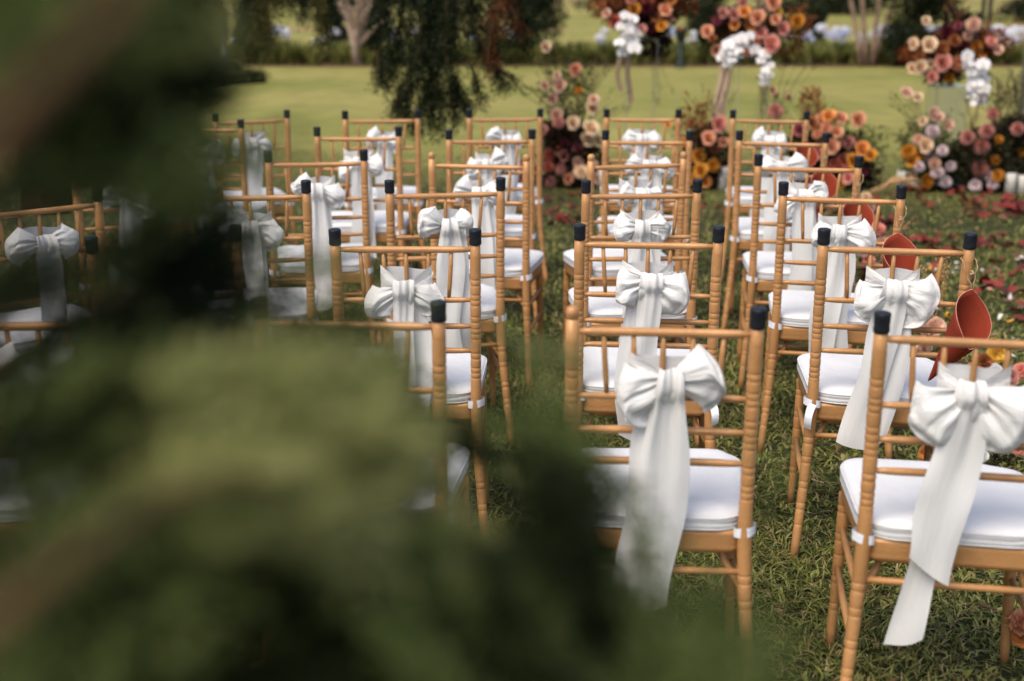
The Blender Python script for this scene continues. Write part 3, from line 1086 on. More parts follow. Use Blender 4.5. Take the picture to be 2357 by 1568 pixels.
def leaf_mass(name, m, centres, n, size, parent=None, seed=0, aspect=0.42, updir=0.2, spread=None, stuff=True, along=None):
    """many folded leaf faces (2 triangles each side of the midrib) spread through ellipsoids"""
    r = np.random.default_rng(seed)
    w = np.array([c[1][0] * c[1][1] * c[1][2] for c in centres]) ** 0.6
    ids = r.choice(len(centres), n, p=w / w.sum())
    C_ = np.array([c[0] for c in centres])[ids]
    R_ = np.array([c[1] for c in centres])[ids]
    d = r.normal(size=(n, 3)); d /= np.linalg.norm(d, axis=1)[:, None]
    rad = r.uniform(0, 1, n) ** (1 / 2.2)
    p = C_ + d * R_ * rad[:, None]
    ax = d * 0.7 + r.normal(size=(n, 3)) * 0.6
    ax[:, 2] += updir
    if along is not None: ax = ax * 0.45 + np.array(along)[None]
    ax /= np.linalg.norm(ax, axis=1)[:, None]
    sd_ = np.cross(ax, r.normal(size=(n, 3))); sd_ /= np.linalg.norm(sd_, axis=1)[:, None]
    nm = np.cross(ax, sd_)
    L_ = size * r.uniform(0.55, 1.35, n)
    V = np.zeros((n, 4, 3))
    V[:, 0] = p
    V[:, 1] = p + ax * (L_ * .5)[:, None] + sd_ * (L_ * aspect * .5)[:, None] + nm * (L_ * .10)[:, None]
    V[:, 2] = p + ax * L_[:, None] - nm * (L_ * 0.12)[:, None]
    V[:, 3] = p + ax * (L_ * .5)[:, None] - sd_ * (L_ * aspect * .5)[:, None] + nm * (L_ * .10)[:, None]
    V[:, :, 2] = np.maximum(V[:, :, 2], 0.004) if parent is None else V[:, :, 2]
    me = bpy.data.meshes.new(name)
    me.vertices.add(n * 4)
    me.vertices.foreach_set('co', V.reshape(-1))
    base = (np.arange(n) * 4)[:, None]
    tr = (base[:, None, :] + np.array([[0, 1, 2], [0, 2, 3]])[None]).reshape(-1)
    me.loops.add(len(tr)); me.loops.foreach_set('vertex_index', tr.astype(np.int32))
    me.polygons.add(n * 2); me.polygons.foreach_set('loop_start', (np.arange(n * 2) * 3).astype(np.int32))
    a = me.attributes.new('tone', 'FLOAT', 'POINT')
    cl = r.uniform(0, 1, len(centres))[ids] * 0.45 + r.uniform(0, 1, n) * 0.55
    a.data.foreach_set('value', np.repeat(cl, 4).astype(np.float32))
    me.materials.append(m)
    me.update(calc_edges=True)
    o = link(name, me, parent)
    if stuff: o['kind'] = 'stuff'
    return o


def face_rot(r, toward=(0, -1, 0.45), jit=0.5):
    v = Vector(toward).normalized() + Vector((r.uniform(-jit, jit), r.uniform(-jit, jit), r.uniform(-jit, jit)))
    return v.to_track_quat('Z', 'Y').to_euler('XYZ') if v.length else (0, 0, 0)


NAMES = {'rose': 'rose', 'mum': 'chrysanthemum', 'dahlia': 'dahlia', 'carnation': 'carnation', 'orchid': 'orchid', 'bud': 'bud'}


def arrangement(name, label, cat, base, flowers, foliage, grasses=(), Y=None, group=None, seed=0, stems=True):
    """flowers: (px, py, kind, colour, radius m) seen at distance Y; foliage: (material, [(px,py,rx,ry px, depth)], n, size)"""
    r = random.Random(seed)
    t = empty(name, base)
    tag(t, label, cat, group)
    B = Vector(base)
    sb = MB()
    for (px, py, kind, colour, rad) in flowers:
        p = at(px, py, (Y or base[1]) - rad * 0.6 + r.uniform(-0.06, 0.03) - (0.13 if kind == 'orchid' else 0.03)) - B
        o = link(NAMES[kind], flower_mesh(kind, colour), t, loc=p, rot=face_rot(r, jit=0.35), scale=rad * r.uniform(.86, 1.25))
        if kind != 'orchid' and stems:
            foot = Vector((p.x * 0.35, p.y * .3 + 0.03, max(0.02 - B.z, p.z - 0.5)))
            midp = (p + foot) / 2 + Vector((r.uniform(-.02, .02), 0.02, 0))
            sb.add(*ring_tube([foot, midp, p], 0.0022, 5, False))
    if sb.v: link('stems', sb.mesh('stems', STEM), t)['kind'] = 'stuff'
    for k, (m, blobs, n, size) in enumerate(foliage):
        cs = []
        YY = (Y or base[1])
        mpp = YY / F_PX
        for (px, py, rx, ry) in blobs:
            c = at(px, py, YY + 0.06) - B
            cs.append(((c.x, c.y, c.z), (rx * mpp, 0.6 * (rx + ry) / 2 * mpp + 0.03, ry * mpp)))
        leaf_mass('foliage', LF[m], cs, n, size, t, seed + k * 7 + 1)
    for (px0, py0, px1, py1, n, m, heads) in grasses:
        gb = MB()
        YY = (Y or base[1])
        for q in range(n):
            a = at(px0 + r.uniform(-14, 14), py0, YY + r.uniform(-.05, .1)) - B
            e = at(px1 + r.uniform(-38, 38), py1 + r.uniform(-25, 25), YY + r.uniform(-.15, .15)) - B
            c = (a + e) / 2 + Vector(((e.x - a.x) * -0.25, 0, 0.06))
            pth = [a.lerp(c, t_).lerp(c.lerp(e, t_), t_) for t_ in (0, .25, .5, .75, 1)]
            gb.add(*ring_tube(pth, [.0022, .002, .0017, .0014, .0008], 4, False))
            if heads:
                d = (pth[-1] - pth[-2]).normalized()
                for s_ in range(heads):
                    hp = pth[-1] - d * (0.012 * s_) + Vector((r.uniform(-1, 1), r.uniform(-1, 1), r.uniform(-1, 1))) * 0.012
                    gb.add(*ring_tube([hp, hp + Vector((r.uniform(-.008, .008), r.uniform(-.008, .008), 0.012))], [.0045, .0015], 4))
        link('sprigs', gb.mesh('sprigs', m), t)['kind'] = 'stuff'
    return t


SPRIG = mat('dark_sprig', (0.09, 0.065, 0.035), rough=0.8, var=0.3, vscale=30)
SPRIG_R = mat('rust_sprig', (0.26, 0.085, 0.03), rough=0.8, var=0.3, vscale=30)

YB = onz(1300, 436).y


def gb(px, py):
    p = onz(px, py)
    return (p.x, p.y, 0.0)


R1, R2, R3 = 0.050, 0.042, 0.034
g1 = [(1255, 108, 'rose', 'cream', R2), (1323, 161, 'rose', 'peach', R2), (1282, 176, 'rose', 'blush', R3), (1288, 198, 'rose', 'blush', R2), (1254, 198, 'rose', 'blush', R3),
      (1332, 209, 'carnation', 'mustard', R3), (1271, 228, 'rose', 'blush', R3), (1366, 231, 'rose', 'blush', R3), (1363, 250, 'rose', 'cream', R2), (1280, 265, 'rose', 'blush', R2),
      (1285, 284, 'carnation', 'dusty', R1), (1318, 284, 'rose', 'cream', R1), (1359, 297, 'rose', 'cream', .062), (1351, 322, 'rose', 'cream', R1), (1378, 325, 'rose', 'cream', R1),
      (1266, 359, 'carnation', 'red', R1), (1298, 359, 'rose', 'pink', R1), (1291, 391, 'carnation', 'dusty', R1), (1329, 375, 'rose', 'blush', R1), (1338, 397, 'dahlia', 'cream', .055),
      (1307, 412, 'rose', 'peach', R1), (1266, 419, 'carnation', 'dusty', R1), (1262, 385, 'carnation', 'red', R2), (1365, 380, 'carnation', 'blush', R2), (1375, 410, 'rose', 'blush', R2),
      (1250, 300, 'rose', 'dusty', R2), (1330, 340, 'carnation', 'plum', R3), (1300, 330, 'carnation', 'burgundy', R3), (1285, 340, 'bud', 'red', .02), (1320, 345, 'bud', 'dusty', .02)]
arrangement('ground_flowers', 'low dark flower arrangement with cream roses and tall wispy stems, left end of the row', 'flower arrangement', gb(1315, 432), g1,
            [('burg', [(1310, 350, 75, 60), (1330, 400, 80, 40), (1290, 310, 50, 40)], 3600, .05), ('green', [(1300, 220, 60, 70), (1330, 180, 40, 60)], 500, .045)],
            [(1310, 330, 1270, 150, 26, SPRIG, 3), (1320, 330, 1370, 150, 26, SPRIG, 3), (1300, 320, 1215, 200, 12, SPRIG, 5), (1330, 340, 1420, 230, 10, SPRIG, 4)], seed=1)
g0 = [(1188, 409, 'carnation', 'dusty', R1), (1215, 415, 'rose', 'pink', R1), (1200, 385, 'rose', 'pink', R2), (1232, 395, 'carnation', 'red', R1), (1175, 425, 'rose', 'dusty', R1)]
arrangement('ground_flowers', 'small clump of dusty pink flowers seen between the third-file chairs', 'flower arrangement', gb(1205, 436), g0, [('burg', [(1205, 415, 50, 25)], 500, .045)], seed=2)
g2 = [(1630, 319, 'rose', 'peach', R1), (1654, 286, 'rose', 'pink', R1), (1607, 359, 'rose', 'mustard', R1), (1641, 381, 'carnation', 'mustard', R1), (1613, 394, 'rose', 'mustard', R1),
      (1622, 419, 'rose', 'orange', R1), (1587, 250, 'bud', 'rust', .025), (1592, 285, 'carnation', 'rust', R3), (1533, 287, 'rose', 'orange', R3), (1600, 415, 'carnation', 'mustard', R1),
      (1645, 345, 'carnation', 'rust', R2), (1575, 330, 'carnation', 'orange', R2), (1560, 395, 'rose', 'orange', R2), (1665, 330, 'rose', 'peach', R2)]
arrangement('ground_flowers', 'low arrangement of mustard and peach roses left of the white pillar candle', 'flower arrangement', gb(1625, 436), g2,
            [('burg', [(1630, 350, 60, 60), (1620, 405, 75, 35)], 2200, .05), ('rust', [(1600, 290, 50, 50)], 260, .045)],
            [(1625, 360, 1610, 220, 14, SPRIG_R, 5), (1640, 360, 1660, 230, 8, SPRIG, 5)], seed=3)
g3 = [(1785, 256, 'mum', 'dusty', .068), (1785, 219, 'bud', 'dusty', .03), (1778, 208, 'bud', 'dusty', .026), (1815, 225, 'bud', 'dusty', .03), (1892, 274, 'carnation', 'peach', R1),
      (1907, 268, 'rose', 'orange', R1), (1934, 274, 'rose', 'peach', R1), (1974, 276, 'rose', 'peach', R1), (1901, 296, 'carnation', 'peach', R1), (1952, 329, 'dahlia', 'dusty', .055),
      (1983, 344, 'rose', 'orange', R1), (2003, 358, 'rose', 'mustard', R1), (1913, 338, 'rose', 'peach', R1), (1882, 347, 'rose', 'pink', R1), (1940, 372, 'rose', 'red', .06),
      (1920, 378, 'carnation', 'red', R1), (1952, 410, 'rose', 'pink', R1), (1934, 426, 'rose', 'yellow', R2), (1915, 432, 'carnation', 'yellow', R2), (1965, 372, 'rose', 'mustard', R1),
      (1880, 310, 'carnation', 'peach', R2), (1895, 400, 'rose', 'pink', R1), (1860, 420, 'carnation', 'red', R1), (1985, 395, 'carnation', 'plum', R2), (1840, 300, 'rose', 'plum', R2),
      (1925, 305, 'rose', 'peach', R2), (1868, 285, 'rose', 'rust', R2)]
arrangement('ground_flowers', 'full low arrangement of orange, peach and brick red flowers behind the rightmost chairs', 'flower arrangement', gb(1930, 436), g3,
            [('burg', [(1930, 360, 80, 60), (1940, 405, 90, 35), (1860, 340, 50, 60)], 3200, .05), ('rust', [(1864, 235, 22, 40), (1900, 280, 50, 35)], 420, .042),
             ('green', [(2000, 340, 40, 50)], 300, .04)],
            [(1880, 330, 1870, 220, 9, SPRIG_R, 6), (1800, 330, 1780, 180, 10, SPRIG, 3), (1970, 360, 2010, 320, 8, SPRIG, 4), (1780, 330, 1840, 130, 6, SPRIG, 4)], seed=4)
g4 = [(2085, 215, 'rose', 'blush', R2), (2111, 225, 'rose', 'cream', R3), (2123, 280, 'rose', 'cream', R2), (2147, 262, 'rose', 'blush', R2), (2160, 271, 'rose', 'blush', R2), (2182, 289, 'rose', 'blush', R2),
      (2144, 305, 'carnation', 'lilac', R1), (2114, 322, 'carnation', 'blush', R1), (2129, 335, 'rose', 'cream', R1), (2090, 350, 'carnation', 'mustard', R1), (2117, 355, 'carnation', 'mustard', R1),
      (2169, 347, 'dahlia', 'lilac', R1), (2138, 362, 'carnation', 'lilac', R1), (2114, 384, 'dahlia', 'lilac', .055), (2157, 399, 'carnation', 'lilac', .055), (2187, 384, 'carnation', 'lilac', R1),
      (2132, 417, 'rose', 'mustard', .048), (2098, 372, 'rose', 'mustard', R1), (2175, 420, 'carnation', 'lilac', R2), (2100, 405, 'carnation', 'cream', R2), (2150, 378, 'carnation', 'blush', R2)]
arrangement('ground_flowers', 'low arrangement of blush, lilac-white and mustard blooms right of the open lawn', 'flower arrangement', gb(2140, 440), g4,
            [('green', [(2130, 330, 60, 60), (2140, 380, 65, 45)], 1300, .045), ('dark', [(2170, 390, 60, 45)], 1200, .05)],
            [(2120, 340, 2085, 230, 12, SPRIG, 5), (2150, 340, 2160, 270, 10, SPRIG, 3), (2100, 350, 2060, 300, 6, SPRIG, 6)], seed=5)
g5 = [(2285, 263, 'mum', 'dusty', .058), (2271, 302, 'mum', 'dusty', .062), (2227, 317, 'mum', 'dusty', .062), (2259, 337, 'mum', 'dusty', .055), (2342, 297, 'mum', 'dusty', .06), (2298, 323, 'carnation', 'mustard', R2),
      (2288, 370, 'carnation', 'mustard', R2), (2257, 387, 'mum', 'dusty', .066), (2275, 405, 'carnation', 'lilac', .055), (2285, 425, 'carnation', 'lilac', R1), (2245, 427, 'dahlia', 'lilac', .052),
      (2352, 350, 'carnation', 'mustard', R2), (2296, 405, 'carnation', 'mustard', R2), (2330, 380, 'mum', 'plum', R2), (2375, 330, 'mum', 'dusty', .06), (2380, 400, 'rose', 'peach', R1)]
arrangement('ground_flowers', 'dark bushy arrangement with round dusty pink chrysanthemums at the right edge', 'flower arrangement', gb(2290, 442), g5,
            [('dark', [(2270, 360, 85, 65), (2300, 400, 95, 42), (2340, 330, 70, 60)], 7500, .05), ('green', [(2310, 230, 60, 50)], 300, .03)],
            [(2290, 340, 2310, 200, 30, SPRIG, 4), (2330, 340, 2350, 180, 22, SPRIG, 5), (2230, 350, 2225, 240, 10, SPRIG, 6)], seed=6)

# stands
ACR = mat('clear_acrylic', (0.92, 0.94, 0.96), rough=0.06, transmission=0.96, spec=0.5)
RIB = mat('champagne_ribbon', (0.55, 0.40, 0.27), rough=0.6, translucent=0.3)


def slab(b, c, sx, sy, sz):
    x, y, z = c
    vs = [(x + a * sx / 2, y + d * sy / 2, z + e * sz / 2) for a in (-1, 1) for d in (-1, 1) for e in (-1, 1)]
    b.add(vs, [(0, 1, 3, 2), (4, 6, 7, 5), (0, 4, 5, 1), (2, 3, 7, 6), (0, 2, 6, 4), (1, 5, 7, 3)])


def stand(base, w, h, label, name='flower_stand', solid=False):
    t = empty(name, base)
    tag(t, label, 'flower stand')
    b = MB(); slab(b, (0, 0, h - .004), w, w, .008); link('top_plate', b.mesh('top_plate', ACR, False), t)
    b = MB(); slab(b, (0, 0, .006), w, w, .008); link('base_plate', b.mesh('base_plate', ACR, False), t)
    if solid:
        for k in range(4):
            b = MB()
            a = k * PI / 2
            c = (math.cos(a) * (w / 2 - .004), math.sin(a) * (w / 2 - .004), h / 2)
            slab(b, c, .005 if k % 2 == 0 else w - .02, w - .02 if k % 2 == 0 else .005, h - .02)
            link('side_panel', b.mesh('side_panel', ACR, False), t)
    else:
        for sx in (-1, 1):
            for sy in (-1, 1):
                b = MB(); slab(b, (sx * (w / 2 - .012), sy * (w / 2 - .012), h / 2), .014, .014, h - .018)
                link('leg', b.mesh('leg', ACR, False), t)
    return t


YS = onz(1500, 405).y
s1 = at(1478, 88, YS)
stand((s1.x, YS, 0), .26, s1.z, 'slim clear acrylic stand under the left raised flower arrangement')
s2 = at(1730, 130, YS)
stand((s2.x, YS, 0), .26, s2.z, 'slim clear acrylic stand under the middle raised flower arrangement')
YS3 = onz(2190, 425).y
s3 = at(2183, 197, YS3)
stand((s3.x, YS3, 0), .26, s3.z, 'clear acrylic box plinth under the right raised flower arrangement', solid=True)

h1 = [(1459, 23, 'rose', 'mustard', R1), (1415, 50, 'rose', 'red', R1), (1523, 61, 'rose', 'mustard', R1), (1530, 25, 'rose', 'peach', .055), (1566, 67, 'bud', 'peach', .035), (1395, 31, 'rose', 'blush', R3),
      (1491, 3, 'carnation', 'red', .06), (1488, 22, 'carnation', 'burgundy', R1), (1510, 41, 'rose', 'rust', R1), (1451, 0, 'rose', 'pink', R1), (1470, 45, 'carnation', 'burgundy', R2), (1545, 0, 'rose', 'orange', R1),
      (1420, 10, 'carnation', 'rust', R1), (1480, -30, 'rose', 'peach', R1), (1520, -25, 'carnation', 'red', R1), (1430, -25, 'rose', 'mustard', R1), (1400, -5, 'carnation', 'rust', R2), (1560, -20, 'rose', 'pink', R1),
      (1540, 45, 'carnation', 'dusty', R2), (1500, 70, 'carnation', 'burgundy', R1), (1475, 70, 'rose', 'dusty', R2), (1385, 15, 'carnation', 'rust', R3), (1460, -50, 'rose', 'orange', R1)]
OR = .050
o1 = [(1441, 38), (1458, 45), (1429, 62), (1448, 70), (1440, 85), (1426, 98), (1458, 95), (1440, 108), (1460, 112), (1432, 122), (1450, 60), (1465, 75)]
arrangement('raised_flowers', 'tall arrangement of rust, mustard and peach flowers with white orchids on left stand', 'flower arrangement', (s1.x, YS, s1.z), h1 + [(x, y, 'orchid', 'white', OR) for x, y in o1],
            [('rust', [(1480, 0, 95, 45), (1400, 15, 40, 35), (1560, -5, 45, 45)], 1500, .055), ('burg', [(1480, 40, 75, 38), (1510, 95, 30, 40)], 1700, .05)],
            [(1500, 90, 1520, 220, 5, SPRIG, 6), (1500, 40, 1570, -20, 8, SPRIG_R, 6)], seed=7, stems=False)
h2 = [(1663, 31, 'rose', 'dusty', R1), (1688, 34, 'rose', 'dusty', R1), (1713, 28, 'rose', 'orange', .055), (1743, 41, 'rose', 'peach', R1), (1691, 59, 'rose', 'orange', R1), (1729, 56, 'rose', 'orange', .052),
      (1749, 77, 'rose', 'pink', .062), (1773, 102, 'rose', 'pink', .058), (1801, 67, 'rose', 'pink', .055), (1835, 50, 'rose', 'mustard', R1), (1787, 28, 'rose', 'yellow', R1), (1779, 6, 'rose', 'peach', R1),
      (1765, -12, 'rose', 'peach', R1), (1627, 73, 'rose', 'peach', R2), (1649, 117, 'rose', 'peach', R2), (1723, 120, 'carnation', 'peach', R1), (1700, 50, 'carnation', 'burgundy', R2), (1650, 50, 'carnation', 'plum', R2),
      (1785, 45, 'rose', 'peach', R2), (1760, 45, 'carnation', 'rust', R2), (1640, 90, 'carnation', 'rust', R3), (1740, 100, 'rose', 'peach', R2), (1710, 5, 'carnation', 'dusty', R2), (1800, -15, 'rose', 'orange', R1)]
o2 = [(1726, 84), (1708, 90), (1690, 94), (1676, 104), (1668, 120), (1660, 134), (1685, 137), (1697, 112), (1688, 120), (1674, 148), (1712, 100), (1738, 116), (1760, 125), (1752, 140), (1773, 150), (1762, 162), (1757, 178), (1772, 172), (1760, 190)]
arrangement('raised_flowers', 'tall arrangement of orange and pink roses with two white orchid trails on middle stand', 'flower arrangement', (s2.x, YS, s2.z), h2 + [(x, y, 'orchid', 'white', OR if y < 140 else .040) for x, y in o2],
            [('rust', [(1810, 85, 45, 45), (1830, 60, 35, 30), (1720, 60, 80, 35)], 900, .05), ('burg', [(1720, 60, 85, 45), (1670, 50, 40, 30), (1740, 110, 40, 25)], 1500, .045)],
            [(1760, 180, 1760, 330, 16, SPRIG, 2), (1780, 60, 1850, 20, 6, SPRIG_R, 6), (1700, 50, 1720, -20, 6, SPRIG, 5)], seed=8, stems=False)
h3 = [(2131, 49, 'rose', 'cream', R2), (2100, 102, 'rose', 'cream', R2), (2138, 104, 'rose', 'cream', .052), (2240, 58, 'carnation', 'blush', R1), (2227, 84, 'carnation', 'blush', R1), (2281, 97, 'dahlia', 'pink', .055),
      (2297, 116, 'rose', 'blush', R2), (2245, 107, 'carnation', 'mustard', R1), (2169, 145, 'rose', 'pink', .060), (2144, 178, 'rose', 'pink', .055), (2117, 155, 'rose', 'cream', R1), (2099, 158, 'rose', 'cream', R1),
      (2141, 150, 'rose', 'cream', R1), (2205, 146, 'carnation', 'peach', .055), (2184, 180, 'carnation', 'mustard', R1), (2117, 131, 'carnation', 'rust', R2), (2214, 122, 'carnation', 'mustard', R2),
      (2260, 133, 'carnation', 'mustard', R2), (2217, 112, 'carnation', 'burgundy', R1), (2180, 75, 'carnation', 'burgundy', R2), (2195, 95, 'carnation', 'rust', R1), (2165, 115, 'rose', 'rust', R1), (2205, 60, 'carnation', 'plum', R3)]
o3 = [(2227, 131), (2236, 146), (2263, 149), (2236, 168), (2258, 165), (2242, 184), (2269, 183), (2240, 200), (2266, 205), (2250, 192), (2236, 219), (2260, 222), (2245, 238), (2262, 236), (2252, 215), (2228, 150)]
arrangement('raised_flowers', 'tall arrangement with cream roses and a long white orchid trail on the box plinth', 'flower arrangement', (s3.x, YS3, s3.z), h3 + [(x, y, 'orchid', 'white', .048) for x, y in o3],
            [('rust', [(2200, 110, 95, 42), (2290, 100, 40, 30), (2110, 130, 45, 22)], 1100, .05), ('burg', [(2200, 120, 85, 55), (2170, 170, 50, 25), (2210, 60, 40, 40)], 2400, .045)],
            [(2200, 80, 2200, 10, 6, SPRIG_R, 7), (2260, 150, 2310, 60, 8, SPRIG_R, 6)], seed=9, stems=False)


def ribbon(px, py0, py1, wpx, Y, label, sd):
    a = at(px, py0, Y); b_ = at(px, py1, Y)
    L_ = (a - b_).length; w = wpx * Y / F_PX
    def P(u, v):
        return (-w * .5 + v * w + 0.02 * math.sin(u * 5 + sd), 0.015 * math.sin(v * 12 + u * 4 + sd), -L_ * u)
    me = sheet_mesh('hanging_ribbon', RIB, P, 20, 12)
    o = link('hanging_ribbon', me, None, loc=a)
    tag(o, label, 'ribbon')


ribbon(1665, 150, 300, 30, YS - .12, 'wide champagne ribbon hanging from the middle raised arrangement', 1)
ribbon(1428, 120, 210, 12, YS - .12, 'narrow champagne ribbon hanging below the left raised orchids, left one', 2)
ribbon(1450, 118, 240, 12, YS - .10, 'narrow champagne ribbon hanging below the left raised orchids, right one', 3)

# candles
WAX = mat('candle_wax', (0.80, 0.76, 0.70), rough=0.5, translucent=0.2)
GLASS = mat('clear_glass', (0.97, 0.98, 0.98), rough=0.02, transmission=1.0)


def candle(px, py, r_, h, label):
    t = empty('pillar_candle', gb(px, py))
    tag(t, label, 'candle', 'white pillar candles by the flowers')
    pr = [(0.001, .002), (r_, .003), (r_, h - .006), (r_ * .92, h), (r_ * .5, h - .006), (0.001, h - .007)]
    b = MB(); n = 20
    vs = [(r * math.cos(2 * PI * k / n), r * math.sin(2 * PI * k / n), z) for r, z in pr for k in range(n)]
    b.add(vs, [(i * n + k, i * n + (k + 1) % n, (i + 1) * n + (k + 1) % n, (i + 1) * n + k) for i in range(len(pr) - 1) for k in range(n)])
    link('wax', b.mesh('wax', WAX), t)
    link('wick', tube_mesh('wick', BLACK, [(0, 0, h - .008), (0.001, 0, h + .008)], .001, 5), t)


candle(2323, 447, .042, .165, 'white pillar candle at the right edge, left one of the touching pair')
candle(2352, 447, .042, .150, 'white pillar candle at the right edge, right one of the touching pair')
candle(2074, 437, .040, .150, 'tall white pillar candle among dried grass, left of the lilac-white blooms')
candle(2104, 440, .045, .075, 'short white pillar candle just right of the tall one in dried grass')
candle(1663, 437, .040, .185, 'white pillar candle left of the rightmost file of chairs')
candle(1388, 437, .040, .160, 'white pillar candle right of the dark arrangement with cream roses')

# dried grass arching by the candles
t = empty('dried_grass_bundle', gb(2060, 446)); tag(t, 'bundle of tan dried grass arching over the short candle', 'dried grass')
B0 = Vector(t.location); r = random.Random(5)
for k in range(7):
    a = at(1990 + k * 9, 446 - k, onz(2060, 446).y - .05) - B0
    e = at(2105 + r.uniform(-25, 18), 428 + r.uniform(-14, 14), onz(2060, 446).y + r.uniform(-.1, .1)) - B0
    m_ = at(2055 + r.uniform(-10, 14), 396 + r.uniform(-8, 12), onz(2060, 446).y) - B0
    pth = [a.lerp(m_, q).lerp(m_.lerp(e, q), q) for q in [i / 9 for i in range(10)]]
    link('dry_stalk', tube_mesh('dry_stalk', DRY, pth, [.003, .003, .0035, .004, .006, .008, .009, .008, .006, .002], 6), t)

# small arrangements along the aisle beside the chairs
Ya = onz(2120, 905).y
arrangement('aisle_flowers', 'pink carnations and yellow blooms beside the rightmost chair of the second row', 'flower arrangement', gb(2120, 900),
            [(2098, 700, 'carnation', 'blush', .036), (2155, 752, 'dahlia', 'blush', .042), (2140, 762, 'carnation', 'blush', .036), (2088, 795, 'carnation', 'cream', .040), (2190, 795, 'carnation', 'blush', .034),
             (2125, 805, 'carnation', 'blush', .030), (2075, 735, 'rose', 'mustard', .03), (2140, 870, 'dahlia', 'yellow', .042), (2115, 850, 'carnation', 'plum', .02), (2072, 840, 'carnation', 'blush', .030),
             (2180, 860, 'carnation', 'rust', .025), (2165, 700, 'bud', 'yellow', .018), (2180, 725, 'bud', 'yellow', .018), (2085, 660, 'bud', 'peach', .02)],
            [('green', [(2110, 830, 60, 60), (2150, 860, 50, 40)], 220, .04), ('dark', [(2100, 870, 55, 30)], 130, .035)],
            [(2140, 860, 2150, 600, 7, DRY, 9), (2130, 860, 2100, 700, 8, STEM, 0), (2160, 860, 2180, 690, 6, STEM, 0)], seed=11)
arrangement('aisle_flowers', 'yellow dahlia, dark leaves and white petals low behind the big paper cone', 'flower arrangement', gb(2265, 905),
            [(2292, 815, 'dahlia', 'yellow', .048), (2262, 835, 'carnation', 'rust', .036), (2240, 850, 'carnation', 'orange', .032), (2285, 862, 'dahlia', 'white', .040), (2250, 880, 'carnation', 'blush', .03), (2320, 870, 'rose', 'dusty', .034),
             (2350, 855, 'carnation', 'pink', .034)],
            [('green', [(2270, 860, 60, 35)], 200, .035), ('dark', [(2265, 880, 55, 22)], 160, .035)], seed=12)
arrangement('aisle_flowers', 'peach and pink blooms beside the rightmost chair of the third row', 'flower arrangement', gb(2040, 665),
            [(2020, 528, 'carnation', 'pink', .042), (2030, 562, 'carnation', 'blush', .040), (2000, 600, 'carnation', 'pink', .040), (2015, 625, 'carnation', 'cream', .038), (2040, 600, 'rose', 'peach', .036), (2005, 650, 'rose', 'orange', .034),
             (2055, 640, 'carnation', 'rust', .034), (1990, 575, 'rose', 'pink', .036)],
            [('burg', [(2020, 610, 45, 50)], 260, .04), ('rust', [(2030, 640, 50, 30)], 120, .04)], [(2020, 640, 2080, 520, 4, DRY, 8)], seed=13)
arrangement('aisle_flowers', 'pale orange and cream blooms beside the rightmost chair of the fourth row', 'flower arrangement', gb(1995, 520),
            [(1992, 455, 'carnation', 'cream', .040), (2002, 480, 'carnation', 'blush', .040), (1985, 495, 'rose', 'orange', .036), (2010, 505, 'carnation', 'pink', .034), (1970, 480, 'rose', 'yellow', .036)],
            [('burg', [(1990, 490, 32, 25)], 160, .04)], seed=14)
arrangement('aisle_flowers', 'peach bloom and orange flower on the grass under the second-row rightmost chair', 'flower arrangement', gb(2150, 1068),
            [(2142, 1048, 'carnation', 'orange', .034), (2158, 1036, 'carnation', 'cream', .024), (2185, 1050, 'carnation', 'rust', .02)], [('dark', [(2160, 1060, 26, 12)], 40, .03)], seed=15)
arrangement('aisle_flowers', 'dark glossy leaves with a white flower beside the nearest row, right edge', 'flower arrangement', gb(2300, 1085),
            [(2262, 1050, 'carnation', 'white', .02), (2345, 1030, 'carnation', 'pink', .03)], [('dark', [(2290, 1060, 40, 22), (2330, 1080, 40, 20)], 160, .034)], seed=16)
arrangement('aisle_flowers', 'peach bloom with black leaves on the grass at the lower right edge', 'flower arrangement', gb(2330, 1500),
            [(2345, 1432, 'carnation', 'peach', .028), (2352, 1465, 'carnation', 'orange', .024), (2372, 1440, 'carnation', 'peach', .03)], [('dark', [(2340, 1480, 36, 36), (2300, 1500, 30, 14)], 200, .034)], seed=17)

